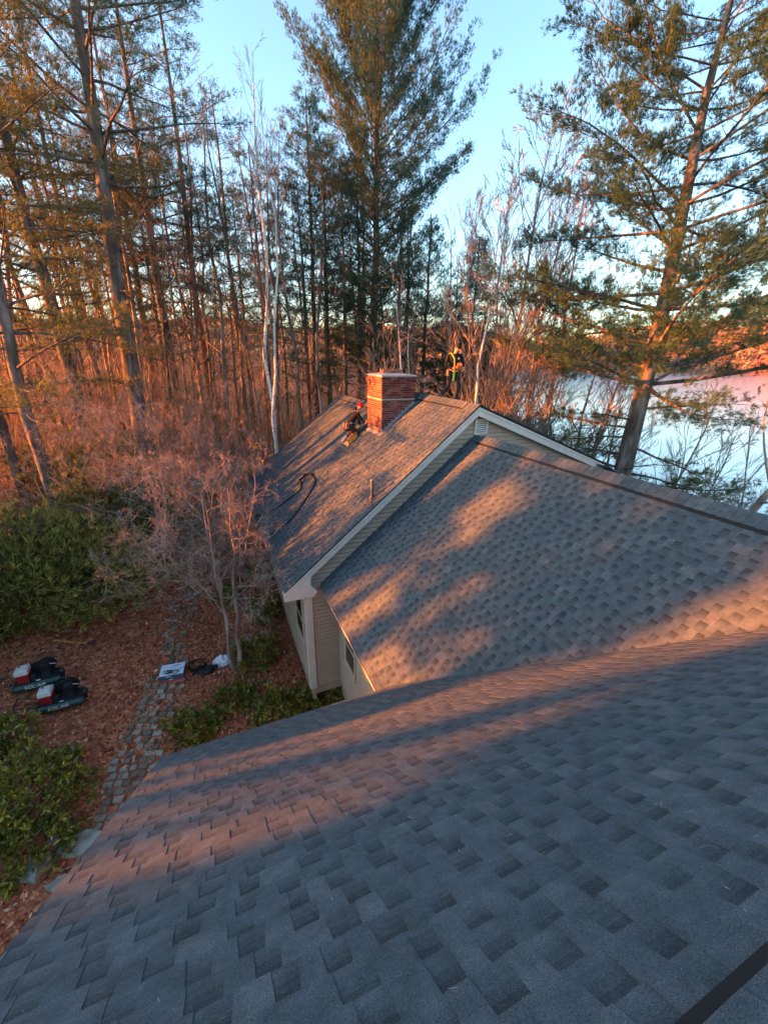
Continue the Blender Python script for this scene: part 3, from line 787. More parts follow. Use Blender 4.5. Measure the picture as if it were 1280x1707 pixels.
def bare_tree(seed, H=15, r0=.12, first=.35, depth=3, spread=.55, nchild=(3, 6), m=None, up=.05, name='bare_tree', stems=1, lean=(0, 0), twl=.33, minr=.004, wob=.10, kb=5, leaves=0, tw=1.0, ltw=(.5, 1.0), vase=False):
    rng = np.random.default_rng(seed)
    T = Tubes(); TW = Tubes(); tips = []
    def rec(pts, r, L, lev):
        n = len(pts)
        if lev == 0: return
        m_ = rng.integers(*nchild) + (2 if lev == 1 else 0)
        for i in range(m_):
            s = (.3 + .7 * (i + rng.uniform(0, 1)) / m_) * (n - 1) * .98
            k = min(int(s), n - 2); p = pts[k] + (pts[k + 1] - pts[k]) * (s - k)
            t = pts[k + 1] - pts[k]
            l2 = L * rng.uniform(.35, .62) * (1 - .35 * s / (n - 1))
            d = rot_to(t, spread * rng.uniform(.6, 1.4), rng)
            r2 = max(minr, r * .5 * (1 - .5 * s / (n - 1)))
            q = limb(p, d, l2, 4, rng, wob * 1.4, up)
            TW.add(q, np.linspace(r2, max(minr * .6, r2 * .35), 4), 3 if lev < 3 else 4)
            if lev == 1: tips.append(q[-1])
            rec(q, r2, l2, lev - 1)
    for sidx in range(stems):
        a = rng.uniform(0, 6.28)
        off = np.array([math.cos(a), math.sin(a), 0]) * (.12 if stems > 1 else 0)
        ln = np.array([lean[0], lean[1], 0]) + (off * 1.2 * H / 3 if stems > 1 else 0)
        Hs = H * rng.uniform(.85, 1.0) if sidx else H
        n = 10; z = np.linspace(0, 1, n)
        b = np.cumsum(rng.normal(0, .012, (n, 2)), 0) * Hs * .7; b -= b[0]
        tp = np.stack([off[0] + ln[0] * z ** 1.3 + b[:, 0], off[1] + ln[1] * z ** 1.3 + b[:, 1], z * Hs], -1)
        rs = r0 * (.8 if sidx else 1) * (1 - z) ** .75 + minr; rs[0] *= 1.25
        T.add(tp, rs, 8)
        nb = int(Hs * (1 - first) * 2.0 * tw)
        for i in range(nb):
            f = first + (1 - first) * (i + rng.uniform(0, 1)) / nb * .98
            p = np.array([np.interp(f, z, tp[:, c]) for c in range(3)])
            a = rng.uniform(0, 6.28); el = rng.uniform(*ltw) + .5 * f
            L = Hs * twl * ((1 - f) ** .6 if not vase else (1.15 - .75 * f)) * rng.uniform(.5, 1.1) + .4
            pts = limb(p, np.array([math.cos(a), math.sin(a), el]), L, 6, rng, wob, up)
            r = max(.007, np.interp(f, z, rs) * .45)
            TW.add(pts, np.linspace(r, minr, 6), 4)
            rec(pts, r, L, depth - 1)
    root = empty(name, (0, 0, 0))
    link('trunk', T.mesh('trunk'), m or M_twig, root)
    link('crown', TW.mesh('crown'), (M_twig if m is M_birch else m) or M_twig, root)
    if leaves and tips:
        tp = np.array(tips); sel = rng.integers(0, len(tp), leaves)
        C = tp[sel] + rng.normal(0, .12, (leaves, 3))
        V, F, t = blades(rng, C, rng.normal(0, 1, (leaves, 3)), 2, .10, .05, .6)
        link('leaves', fast_mesh('leaves', V, F, t), M_brown_leaf, root)
    return root

def place(root, px, D, lean=0, scale=1, rz=None, sink=.15, py=600):
    """stand the tree on the ground, D metres away in the direction of photo column px"""
    d = az_dir(px)
    x, y = d * D
    root.location = (x, y, gz(x, y) - sink)
    root.scale = (scale,) * 3
    if rz is not None: root.rotation_euler.z = rz
    if lean:                      # lean to the picture's right by that many metres per metre
        rt = np.array([d[1], -d[0]])
        ax = Vector((-rt[1], rt[0], 0))
        root.rotation_euler = (Matrix.Rotation(math.atan(lean), 3, Vector((rt[1] * -1, rt[0], 0))) @ Matrix.Rotation(rz or 0, 3, 'Z')).to_euler()
    return root
def lib(root):                    # the prototype itself becomes the first placed tree
    return root
used_proto = {}
def spawn(key, maker):
    if key not in used_proto:
        used_proto[key] = maker(); return used_proto[key]
    return copy_tree(used_proto[key])

# ---- single large trees
PINES = 'tall pines'
t = pine_tree(11, fine=True, H=25, r0=.36, crown=.50, Lmax=5.2, step=.75, dens=.62, sweep=.22, droop=.0)
place(t, 207, 21, lean=.03, rz=1.1); tag(t, 'thick grey trunked pine leaning slightly, nearest large tree left of the house', 'pine tree', PINES)
t = pine_tree(12, fine=True, H=24, r0=.27, crown=.36, Lmax=4.4, step=.7, dens=.6)
place(t, 293, 27, rz=2); tag(t, 'tall pine just right of the thickest grey trunk, bare to mid height', 'pine tree', PINES)
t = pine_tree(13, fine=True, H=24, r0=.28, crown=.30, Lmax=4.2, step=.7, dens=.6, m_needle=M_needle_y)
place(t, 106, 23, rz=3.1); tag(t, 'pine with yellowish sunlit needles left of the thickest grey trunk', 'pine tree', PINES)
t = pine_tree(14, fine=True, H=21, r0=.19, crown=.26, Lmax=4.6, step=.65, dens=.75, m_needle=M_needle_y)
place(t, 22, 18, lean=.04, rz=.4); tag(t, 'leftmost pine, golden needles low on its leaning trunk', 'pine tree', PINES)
t = pine_tree(15, fine=True, H=27, r0=.27, crown=.30, Lmax=5.3, step=.5, dens=1.0, sweep=.62, droop=.03, tuft=9, prof=lambda f: (.55 + .9 * f if f < .45 else .955 * (1 - ((f - .45) / .55) ** 2.2) + .12), flat=.6)
place(t, 628, 25, rz=.7); tag(t, 'tallest dense pine rising behind the brick chimney with upswept branches', 'pine tree', PINES)
t = pine_tree(16, H=22, r0=.2, crown=.46, Lmax=3.6, step=.55, dens=.95, sweep=.3)
place(t, 528, 29, rz=1.9); tag(t, 'slim dark pine between the white birch and the tallest pine', 'pine tree', PINES)
t = pine_tree(17, H=17, r0=.17, crown=.34, Lmax=3.2, step=.5, dens=.9, sweep=.35)
place(t, 700, 27, rz=2.9); tag(t, 'medium dark pine right of the tallest pine, above the chimney shoulder', 'pine tree', PINES)
t = pine_tree(18, H=16.0, r0=.18, crown=.10, Lmax=3.7, step=.30, dens=1.6, full=True, m_needle=M_spruce, needle=.17, tuft=11, dead=False, nwid=.022)
place(t, 778, 25, rz=0); tag(t, 'dark conical spruce right behind the standing roofer', 'spruce tree')
t2 = copy_tree(t); place(t2, 832, 28, rz=2, scale=.78); tag(t2, 'smaller dark conical spruce right of the one behind the standing roofer', 'spruce tree')
# the great pine by the lake
t = pine_tree(21, fine=True, H=21, r0=.40, crown=.47, Lmax=6.6, step=.68, dens=1.1, sweep=.10, droop=.02, tuft=11, prof=lambda f: 1 if f < .35 else 1 - .75 * ((f - .35) / .65) ** 1.5, flat=.4)
place(t, 1084, 17.5, lean=-.004, rz=2.2); tag(t, 'great pine with spreading crown standing between the roof and the lake', 'pine tree', PINES)
# its lower sparse boughs belong to it
def low_boughs(root, seed, hs, Ls, H):
    rng = np.random.default_rng(seed); T = Tubes(); C = []; D = []
    for h, L, a in zip(hs, Ls, rng.uniform(0, 6.28, len(hs))):
        pts = limb(np.array([0, 0, h]), np.array([math.cos(a), math.sin(a), .02]), L, 7, rng, .10, .0)
        T.add(pts, np.linspace(.05, .010, 7), 5)
        for q in range(int(L * 5)):
            s = (.3 + .7 * rng.uniform(0, 1)) * 6; i = min(int(s), 5); p = pts[i] + (pts[i + 1] - pts[i]) * (s - i)
            t = (pts[i + 1] - pts[i]); t /= np.linalg.norm(t)
            side = np.cross(t, [0, 0, 1]) * rng.choice([-1, 1])
            sp = limb(p, t * .7 + side * rng.uniform(.4, 1) + [0, 0, rng.normal(0, .15)], rng.uniform(.4, 1.1), 4, rng, .15, .02)
            T.add(sp, np.linspace(.010, .003, 4), 3)
            if rng.random() < .72:
                k = 9; u = rng.uniform(.4, 1.05, k) * 3; ii = np.minimum(u.astype(int), 2)
                C.append(sp[ii] + (sp[ii + 1] - sp[ii]) * (u - ii)[:, None] + rng.normal(0, .05, (k, 3))); D.append((sp[ii + 1] - sp[ii]) * 3 + [0, 0, .3])
    link('lower_boughs', T.mesh('lower_boughs'), M_pine, root)
    V, F, tt = blades(rng, np.vstack(C), np.vstack(D), 16, .14, .013, .55)
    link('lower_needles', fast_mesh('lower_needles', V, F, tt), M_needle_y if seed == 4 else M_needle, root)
low_boughs(t, 4, np.linspace(3.0, 9.2, 20), 1.6 + 3.0 * np.random.default_rng(1).uniform(.3, 1, 20), 21)
low_boughs(t, 5, np.linspace(1.6, 7, 9), 1.6 + 2.4 * np.random.default_rng(2).uniform(.3, 1, 9), 21)

for i, (px, D, sc, k, lab) in enumerate([(345, 30, 1.15, 0, 'dark layered pine filling the sky left of the white birch tops'),
    (250, 34, 1.15, 1, 'tall layered pine behind the double row of trunks at upper left'), (150, 32, 1.1, 0, 'tall layered pine behind the thickest grey trunk'),
    (400, 36, 1.1, 1, 'layered pine left of the white birch top'), (-20, 24, 1.0, 0, 'layered pine cut by the left edge of the picture'), ]):
    t = spawn('lay%d' % k, lambda: pine_tree(23 + k, fine=True, H=22, r0=.2, crown=.38, Lmax=4.6, step=1.0, dens=.75, sweep=.12, flat=.3))
    place(t, px, D, rz=i * 1.3, scale=sc); tag(t, lab, 'pine tree', 'layered pines')
# birches
B_ = 'white birches'
t = bare_tree(31, H=19, r0=.105, first=.42, depth=3, m=M_birch, stems=2, up=.06, name='birch_tree', ltw=(1.0, 2.0), twl=.22, spread=.4)
place(t, 449, 20, rz=.6); tag(t, 'twin stemmed white birch standing past the left corner of the far roof', 'birch tree', B_)
t = bare_tree(32, H=12, minr=.007, r0=.12, first=.35, depth=3, m=M_birch, stems=2, up=.06, name='birch_tree', ltw=(.9, 1.8), twl=.25)
place(t, 704, 20, lean=-.06, rz=2.0); tag(t, 'white birch with forked leaning stems just right of the chimney', 'birch tree', B_)
t = bare_tree(33, H=15, r0=.09, minr=.008, first=.30, depth=4, m=M_birch, stems=1, up=.05, name='birch_tree', ltw=(.9, 1.8), twl=.42, spread=.42)
place(t, 778, 17, lean=.05, rz=.3); tag(t, 'slender white birch right beside the standing roofer', 'birch tree', B_)
t = bare_tree(34, H=14, r0=.17, first=.38, depth=4, m=M_pale, stems=1, up=.02, name='leaning_tree', ltw=(.5, 1.2), twl=.36)
place(t, 1196, 17, lean=.32, rz=.3); tag(t, 'pale trunked tree leaning far right over the lake beside the great pine', 'bare tree')

# bare trees on the lake side
LK = 'bare trees on the lake bank'
for i, (px, D, H, ln, lab) in enumerate([
    (893, 20, 16, .03, 'bare forked tree nearest the right of the dark spruce'),
    (948, 21, 11, .10, 'thin bare tree leaning right over the water, second past the gable peak'),
    (988, 19, 11.5, .12, 'bare tree leaning right, just left of the great pine'),
    (1045, 22, 10, .05, 'thin bare tree directly behind the great pine trunk'),
    (838, 21, 19, .03, 'tall pale bare tree with fine upright twigs against the blue sky gap')]):
    t = bare_tree(40 + i, H=H, r0=[.12, .11, .12, .09, .13][i], minr=[.006, .006, .006, .006, .010][i], first=.22, depth=4, stems=2 if i in (0, 2) else 1, up=.05, ltw=(.7, 1.5), twl=.40, spread=.45, m=M_pale if i == 4 else None, tw=1.2)
    place(t, px, D, lean=ln, rz=i * 1.3); tag(t, lab, 'bare tree', LK)
for i, (px, D, H, ln, lab) in enumerate([(812, 22, 17, .03, 'pale fine twigged bare tree between the standing roofer and the sky gap'), (868, 23, 18.5, .02, 'pale bare tree in the fine twigged row left of the lake edge'), (925, 20, 13, .07, 'pale bare tree leaning over the near end of the lake'), (1150, 19, 10, .16, 'pale bare tree right of the great pine trunk'), (655, 22, 11, -.05, 'pale bare birch directly above the right side of the chimney')]):
    t = bare_tree(140 + i, H=H, r0=.085, minr=.007, first=.22, depth=3, stems=2, up=.06, ltw=(1.0, 2.0), twl=.42, spread=.4, m=M_pale, tw=1.5)
    place(t, px, D, lean=ln, rz=i * 1.3); tag(t, lab, 'bare tree', LK)
for i, (px, D, H, ln) in enumerate([(1155, 20, 7, .1), (1245, 17, 6, .1), (1290, 18, 8, .25), (1100, 22, 6, -.1), (920, 24, 8, .05), (1010, 25, 7, .0), (1330, 20, 9, -.1), (1215, 22, 7, .2)]):
    t = spawn('lakebrush%d' % (i % 3), lambda: bare_tree(60 + i, H=7, r0=.045, first=.12, depth=4, stems=3, up=.03, ltw=(.3, 1.1), twl=.42, tw=1.6))
    place(t, px, D, lean=ln, rz=i * 2.1, scale=H / 7); tag(t, 'low many stemmed bare thicket tree on the lake bank right of the roofs', 'bare tree', 'thicket trees on the lake bank')
for i, (px, D, s) in enumerate([(1005, 21, .8), (960, 25, .7), (1110, 20, .75), (905, 27, .9), (1060, 19, .6)]):
    t = spawn('lakepine', lambda: pine_tree(70, H=9, r0=.09, crown=.05, Lmax=2.2, step=.45, dens=.55, full=True, dead=False, needle=.17))
    place(t, px, D, rz=i * 1.7, scale=s); tag(t, 'small sparse young pine on the lake bank under the great pine', 'pine tree', 'young pines on the lake bank')

# trunks just left of and behind the chimney and on the left, each placed after the photograph
MID = [(172, 30, 14, .13, 'bare'), (270, 31, 17, .16, 'pine'), (329, 28, 20, .22, 'bare'), (352, 33, 16, .12, 'bare'), (385, 30, 14, .10, 'bare'),
       (508, 26, 17, .14, 'pine'), (545, 27, 19, .17, 'pine'), (562, 30, 16, .12, 'bare'), (575, 25, 18, .15, 'pine'), (601, 28, 19, .16, 'pine'), (661, 24, 17, .15, 'pine'),
       (680, 33, 15, .1, 'bare'), (738, 30, 14, .12, 'pine'), (760, 28, 12, .1, 'pine'), (235, 34, 16, .14, 'pine'), (60, 27, 17, .17, 'pine'), (140, 27, 15, .14, 'bare'), (425, 27, 13, .09, 'bare'),
       (475, 32, 15, .12, 'pine'), (-30, 20, 19, .24, 'pine'), (-90, 24, 19, .25, 'pine'), (410, 36, 19, .18, 'pine'), (445, 24, 17, .15, 'pine')]
BT = {0: (81, dict(H=16, r0=.13, first=.35, depth=3)), 1: (82, dict(H=15, r0=.11, first=.28, depth=3, tw=1.2)), 2: (83, dict(H=14, r0=.09, first=.25, depth=3, stems=2)), 3: (84, dict(H=16, r0=.12, first=.45, depth=3)), 4: (85, dict(H=12, r0=.07, first=.25, depth=3, tw=1.4))}
PT = {0: (91, dict(H=19, r0=.17, crown=.45, Lmax=2.9, step=.65, dens=.62)), 1: (92, dict(H=18, r0=.16, crown=.35, Lmax=2.7, step=.65, dens=.55)), 2: (93, dict(H=19, r0=.18, crown=.55, Lmax=3.3, step=.7, dens=.7)), 3: (94, dict(H=16, r0=.14, crown=.25, Lmax=2.5, step=.6, dens=.5, m_needle=None))}
MIDLAB = {172: 'bare trunk just left of the thickest grey trunk', 270: 'slim pine between the thickest grey trunk and the double trunks', 329: 'stout bare forked trunk right of the double trunks', 352: 'thin bare trunk second right of the double trunks', 385: 'thin bare trunk halfway between the double trunks and the white birch', 508: 'slim pine trunk first right of the white birch', 545: 'slim pine trunk third right of the white birch', 562: 'thin bare trunk between two pine trunks above the red beanie worker', 575: 'slim pine trunk straight above the kneeling roofer', 601: 'slim pine trunk just left of the chimney top', 661: 'slim pine trunk rising over the middle of the chimney', 680: 'thin bare trunk over the right edge of the chimney', 738: 'slim pine just left of the standing roofer', 760: 'slim pine straight behind the standing roofer', 235: 'slim pine close right of the thickest grey trunk', 60: 'slim pine between the leftmost pine and the golden one', 140: 'thin bare trunk between the golden pine and the thickest trunk', 425: 'thin bare trunk left against the white birch', 475: 'slim pine trunk right against the white birch', -30: 'pine at the very left edge, partly cut off', -90: 'pine cut off by the left edge of the picture', 410: 'tall slim pine behind and left of the white birch', 445: 'slim dark pine directly behind the white birch'}
def bt(k): return spawn('b%d' % k, lambda: bare_tree(BT[k][0], **BT[k][1]))
def pt_(k): return spawn('p%d' % k, lambda: pine_tree(PT[k][0], **PT[k][1]))
for i, (px, D, H, r0, kind) in enumerate(MID):
    if kind == 'bare':
        t = bt(i % 5); s = H / BT[i % 5][1]['H']; lab = 'slender bare trunk in the near row of the woods behind the house and garden'; g = 'bare trunks in the near woods'; c = 'bare tree'
    else:
        t = pt_(i % 4); s = H / PT[i % 4][1]['H']; lab = 'slim dark pine trunk in the near row of the woods, foliage only high up'; g = 'slim pines in the near woods'; c = 'pine tree'
    place(t, px, D, rz=i * 1.9, scale=s); tag(t, MIDLAB[px], c, g)
# unseen trees added left of the picture, shaped and placed to shade the roofs
shade_i = 0
def sunpos(q, t_):
    return (q * .292 - t_ * .956, q * .956 + t_ * .292)
for (q_, t_, s_) in [(-.95, 34, (1, 1, 1.05)), (-.8, 56, (1, 1, 1.1)), (-5.2, 30, (1, 1, 1)), (-9.5, 36, (1.1,) * 3), (-14, 40, (1.1,) * 3), (-1.4, 44, (1.1, 1.1, 1.15)), (-7.0, 48, (1.1,) * 3), (-19, 38, (1.1,) * 3),
                     (4.0, 30, (.36, .36, .30)), (3.95, 40, (.36, .36, .345)), (4.72, 36, (.15, .15, .8)), (4.7, 46, (.15, .15, .8)), (6.6, 36, (.24, .24, .345)), (6.7, 50, (.22, .22, .385)),
                     (7.75, 34, (.2, .2, .30)), (8.75, 36, (.29, .29, .85)), (8.8, 46, (.29, .29, .9)), (2.72, 42, (.11, .11, .8)), (1.45, 34, (.17, .17, .375)), (1.5, 44, (.14, .14, .42)), (1.15, 36, (.22, .22, .41)), (3.25, 36, (.14, .14, .34))]:
    t = spawn('shadespruce', lambda: pine_tree(19, H=18, r0=.22, crown=.04, Lmax=3.0, step=.34, dens=1.0, m_needle=M_spruce, needle=.26, tuft=8, dead=False, nwid=.09, prof=lambda f: 1 - .75 * f ** 1.6))
    x, y = sunpos(q_, t_); t.location = (x, y, gz(x, y) - .1); t.scale = s_; t.rotation_euler.z = q_
    tag(t, 'dark unseen spruce added left of the view, sized to shade the roofs', 'spruce tree', 'added shade spruces left of the view')
for (q_, t_, s_, k) in [(19.5, 40, .9, 0), (24, 42, .9, 1), (2.0, 60, 1.0, 2), (2.9, 68, 1.0, 0), (1.5, 72, 1.0, 3), (10.0, 64, .9, 1)]:  # added out of view to thin the low sun
    t = pt_(k); x, y = sunpos(q_, t_); t.location = (x, y, gz(x, y) - .1); t.scale = (s_,) * 3; t.rotation_euler.z = q_ * 3
    tag(t, 'unseen pine added left of the view to thin the low sun', 'pine tree', 'added sun thinning pines left of the view')
for (q_, t_, s_, w_) in [(5.1, 34, .60, 1.1), (4.95, 42, .70, 1.1), (6.45, 36, .66, .8), (6.75, 44, .72, .7), (7.05, 33, .53, .6), (5.75, 38, .55, .6), (1.55, 38, .76, 1.3), (1.2, 46, .88, 1.4), (8.0, 40, .60, .5), (5.6, 50, .90, .8), (6.3, 40, .82, .9), (7.5, 42, .85, .9), (4.35, 36, .73, .8), (2.1, 40, .80, .8), (4.6, 46, .86, .8)]:  # added crowns, each shaped to cast a patch of shade on the roofs
    t = spawn('tuft', lambda: pine_tree(27, H=12, r0=.07, crown=.82, Lmax=.95, step=.22, dens=1.0, m_needle=M_spruce, needle=.2, tuft=10, dead=False, nwid=.06, sweep=.1, prof=lambda f: .6 + .4 * math.sin(3.1 * f)))
    x, y = sunpos(q_, t_); t.location = (x, y, gz(x, y) - .1); t.scale = (w_, w_, s_); t.rotation_euler.z = q_
    tag(t, 'slim high crowned unseen pine added left of the view, shaped to cast a shade patch', 'pine tree', 'added shade patch pines left of the view')
# tall slender trunks rising high between the pines
for i, (px, D, sc) in enumerate([(455, 30, 1.3), (488, 26, 1.25), (516, 33, 1.4), (538, 24, 1.1), (590, 32, 1.35), (610, 29, 1.2), (645, 30, 1.3), (672, 27, 1.15), (690, 31, 1.25), (722, 26, 1.1), (745, 32, 1.2), (398, 28, 1.25), (372, 26, 1.2), (318, 32, 1.35), (300, 25, 1.1), (250, 29, 1.3), (222, 26, 1.15), (188, 31, 1.35), (160, 25, 1.1), (122, 30, 1.3), (84, 26, 1.15), (44, 29, 1.25), (5, 25, 1.1), (432, 34, 1.4), (470, 38, 1.4)]):
    t = bt(i % 4); place(t, px, D, lean=.015 * math.sin(i * 2.3), rz=i * 1.1, scale=sc)
    tag(t, 'tall slender bare tree reaching above the pine trunks behind the house', 'bare tree', 'tall bare trees between the pines')
# deeper woods
rng = np.random.default_rng(77)
cnt = 0
pts_used = []
while cnt < 210:
    px = rng.uniform(-330, 830); D = 24 + 85 * rng.uniform(0, 1) ** 1.2
    d = az_dir(px) * D
    if shore(*d) > -12 or (d[0] > .5 and d[1] < 22): continue
    if any((d[0] - q[0]) ** 2 + (d[1] - q[1]) ** 2 < 1.6 for q in pts_used): continue
    if px < 120 and D < 34: continue
    if px < -60 and rng.random() < .6: continue
    pts_used.append(d); cnt += 1
    if rng.random() < .84:
        k = int(rng.integers(0, 5)); t = bt(k); s = rng.uniform(.62, 1.0)
        tag(t, 'slender bare tree deep in the orange sunlit woods', 'bare tree', 'bare trees deep in the woods')
    else:
        k = int(rng.integers(0, 4)); t = pt_(k); s = rng.uniform(.6, .95)
        tag(t, 'pine standing deep in the orange sunlit woods', 'pine tree', 'pines deep in the woods')
    place(t, px, D, lean=rng.normal(0, .03), rz=rng.uniform(0, 6.28), scale=s)
# woodland underbrush: uncountable thin stems
def brush(seed, N, sampler, name, lab, m, H=(1.2, 4.0), r=.008, cat='brush', kids=3):
    rng = np.random.default_rng(seed); T = Tubes()
    XY = sampler(rng, N)
    Z = ground_z(XY[:, 0], XY[:, 1])
    for (x, y), z in zip(XY, Z):
        h = rng.uniform(*H); p = np.array([x, y, z - .05])
        q = limb(p, np.array([rng.normal(0, .30), rng.normal(0, .30), 1]), h, 4, rng, .10, 0)
        rr = r * rng.uniform(.6, 1.7); T.add(q, np.linspace(rr, .3 * rr, 4), 3)
        for _ in range(kids):
            k = rng.integers(1, 3); T.add(limb(q[k], rot_to(q[k + 1] - q[k], rng.uniform(.4, .9), rng), h * rng.uniform(.2, .5), 3, rng, .15, .04), np.linspace(rr * .6, rr * .25, 3), 3)
    o = link(name, T.mesh(name), m); tag(o, lab, cat, kind='stuff'); return o
def samp_woods(rng, N):
    out = []
    while len(out) < N:
        px = rng.uniform(-300, 860); D = 21 + 70 * rng.uniform(0, 1) ** 1.3
        x, y = az_dir(px) * D
        if shore(x, y) > -6 or (x > .8 and y < 19.5): continue
        out.append((x, y))
    return np.array(out)
brush(8, 4800, samp_woods, 'underbrush', 'thin bare saplings and twigs filling the floor of the orange woods', M_brush, H=(1.0, 8.0), r=.015, kids=7)
def samp_left(rng, N):
    out = []
    while len(out) < N:
        px = rng.uniform(-250, 470); D = rng.uniform(14.5, 24)
        x, y = az_dir(px) * D
        if x > .6: continue
        out.append((x, y))
    return np.array(out)
brush(9, 900, samp_left, 'thicket', 'low tangle of bare twigs behind the evergreen shrubs left of the house', M_pale, H=(.8, 3.0), r=.008, kids=5)

# small twiggy garden trees beside the far roof's eave
t = bare_tree(51, vase=True, H=6.0, r0=.07, first=.34, depth=4, m=M_gtree, stems=3, up=.01, name='garden_tree', ltw=(-.1, .8), twl=.62, spread=.8, nchild=(6, 9), wob=.2, minr=.0032, tw=1.5)
P = ray_ground(392, 1112); t.location = P - [0, 0, .1]; tag(t, 'small grey garden tree with crooked twigs beside the eave, orange light on its foot', 'garden tree', 'twiggy garden trees')
t = bare_tree(52, vase=True, H=5.8, r0=.06, first=.18, depth=4, m=M_gtree, stems=4, up=.01, name='garden_tree', ltw=(-.1, .7), twl=.78, spread=.8, nchild=(6, 9), wob=.2, minr=.0032, tw=1.3)
t.location = (-1.9, 15.2, gz(-1.9, 15.2)); tag(t, 'wide pinkish grey twiggy garden tree left of the far roof corner', 'garden tree', 'twiggy garden trees')
t = bare_tree(53, vase=True, H=5.0, r0=.05, first=.12, depth=4, m=M_gtree, stems=4, up=.02, name='garden_tree', ltw=(.0, .8), twl=.7, spread=.8, nchild=(5, 7), wob=.2, minr=.0032, tw=1.3)
t.location = (.1, 17.4, gz(.1, 17.4)); tag(t, 'twiggy garden tree behind the others, right at the far roof corner', 'garden tree', 'twiggy garden trees')
t = bare_tree(54, H=6.5, r0=.05, first=.2, depth=3, m=M_pale, stems=3, up=.0, name='garden_tree', ltw=(.2, 1.0), twl=.45, spread=.7, wob=.16, minr=.004)
t.location = (-8.6, 14.6, gz(-8.6, 14.6)); tag(t, 'pale arching bare stems at the far left edge above the juniper', 'garden tree', 'twiggy garden trees')

# ---- shrubs
def mound_shrub(name, seed, loc, rad, H, N, m, ln, wd, k=8, droop=.0, spread=.6, stems=14):
    """leaf whorls over the shell and through the upper volume of an uneven mound"""
    rng = np.random.default_rng(seed)
    d = rng.normal(0, 1, (N, 3)); d[:, 2] = np.abs(d[:, 2]); d /= np.linalg.norm(d, axis=1)[:, None]
    ph = rng.uniform(0, 6.28, 6)
    lump = 1 + .16 * np.sin(3 * np.arctan2(d[:, 1], d[:, 0]) + ph[0]) + .13 * np.sin(7 * np.arctan2(d[:, 1], d[:, 0]) + 5 * d[:, 2] + ph[1]) + .10 * np.sin(11 * d[:, 0] + 9 * d[:, 1] + ph[2])
    q = lump * rng.uniform(.62, 1.04, N)
    C = d * q[:, None] * np.array([rad[0], rad[1], H])
    D = d + np.array([0, 0, .35 - droop])
    V, F, t = blades(rng, C, D, k, ln, wd, spread, .55)
    root = empty(name, loc)
    T = Tubes()
    for i in range(stems):
        e = C[rng.integers(0, N)]
        T.add(limb(np.array([rng.normal(0, .1), rng.normal(0, .1), -.1]), e, np.linalg.norm(e), 5, rng, .08, 0), np.linspace(.02, .006, 5), 4)
    link('stem', T.mesh('stem'), M_twig, root)
    link('foliage', fast_mesh('foliage', V, F, t), m, root)
    return root
def shrub_px(name, seed, px, py, rad, H, N, m, ln, wd, lab, cat, group=None, **kw):
    P = ray_ground(px, py)
    t = mound_shrub(name, seed, P - [0, 0, .05], rad, H, N, m, ln, wd, **kw); tag(t, lab, cat, group); return t
J = 'dark green junipers at the garden edge'
def jun(seed, x, y, rx, ry, H, N, lab):
    t = mound_shrub('juniper', seed, (x, y, gz(x, y) - .1), (rx, ry), H, N, M_yew, .26, .030, k=9, spread=.45, stems=8); tag(t, lab, 'juniper', J)
jun(1, -6.3, 13.4, 3.7, 1.9, 2.9, 9500, 'broad feathery juniper mound at the left edge above the two machines')
jun(2, -3.6, 16.2, 2.4, 1.7, 2.9, 6000, 'dark juniper mound behind the twiggy garden trees')
jun(3, -4.4, 19.4, 2.6, 1.7, 3.5, 5200, 'olive evergreen mound at the foot of the thickest grey trunk')
jun(4, -9.8, 16.2, 2.8, 2.2, 3.2, 5200, 'dark juniper farthest left against the woods')
jun(6, -7.6, 10.9, 1.7, 1.5, 1.9, 3600, 'low dark juniper beside the upper machine at the left edge')
RH = 'rhododendrons around the garden'
def rho(seed, px, py, rx, ry, H, N, lab):
    shrub_px('rhododendron', seed, px, py, (rx, ry), H, N, M_rhodo, .15, .045, lab, 'rhododendron', RH, k=8, spread=.75)
rho(11, 35, 1340, 1.25, 1.0, .95, 760, 'large rhododendron with yellowing leaves at the lower left edge')
rho(12, 30, 1430, .9, .7, .6, 350, 'low rhododendron beside the pale flat stones at lower left')
rho(13, 325, 1215, .8, .6, .5, 340, 'olive green rhododendron at the near roof edge beside the stone path')
rho(14, 470, 1190, .95, .7, .75, 480, 'rhododendron under the near roof edge with yellow leaves at its foot')
rho(15, 550, 1175, .6, .5, .6, 260, 'small rhododendron in the corner between the two wall wings')
rho(16, 425, 1095, .75, .8, .65, 340, 'rhododendron beside the wall in front of the house corner')
rho(17, 440, 1020, .6, .8, .6, 300, 'shaded rhododendron along the side wall under the eave')
rho(18, 395, 1165, .6, .5, .4, 240, 'low rhododendron right of the striped carton')
rho(19, -15, 1240, .8, .7, .6, 340, 'rhododendron at the left edge below the two machines')
rho(20, 380, 1000, .6, .6, .45, 220, 'small shaded rhododendron left of the grey garden tree stem')
rho(21, 432, 958, .6, .7, .6, 260, 'rhododendron beneath the far roof eave beside the masonry blocks')
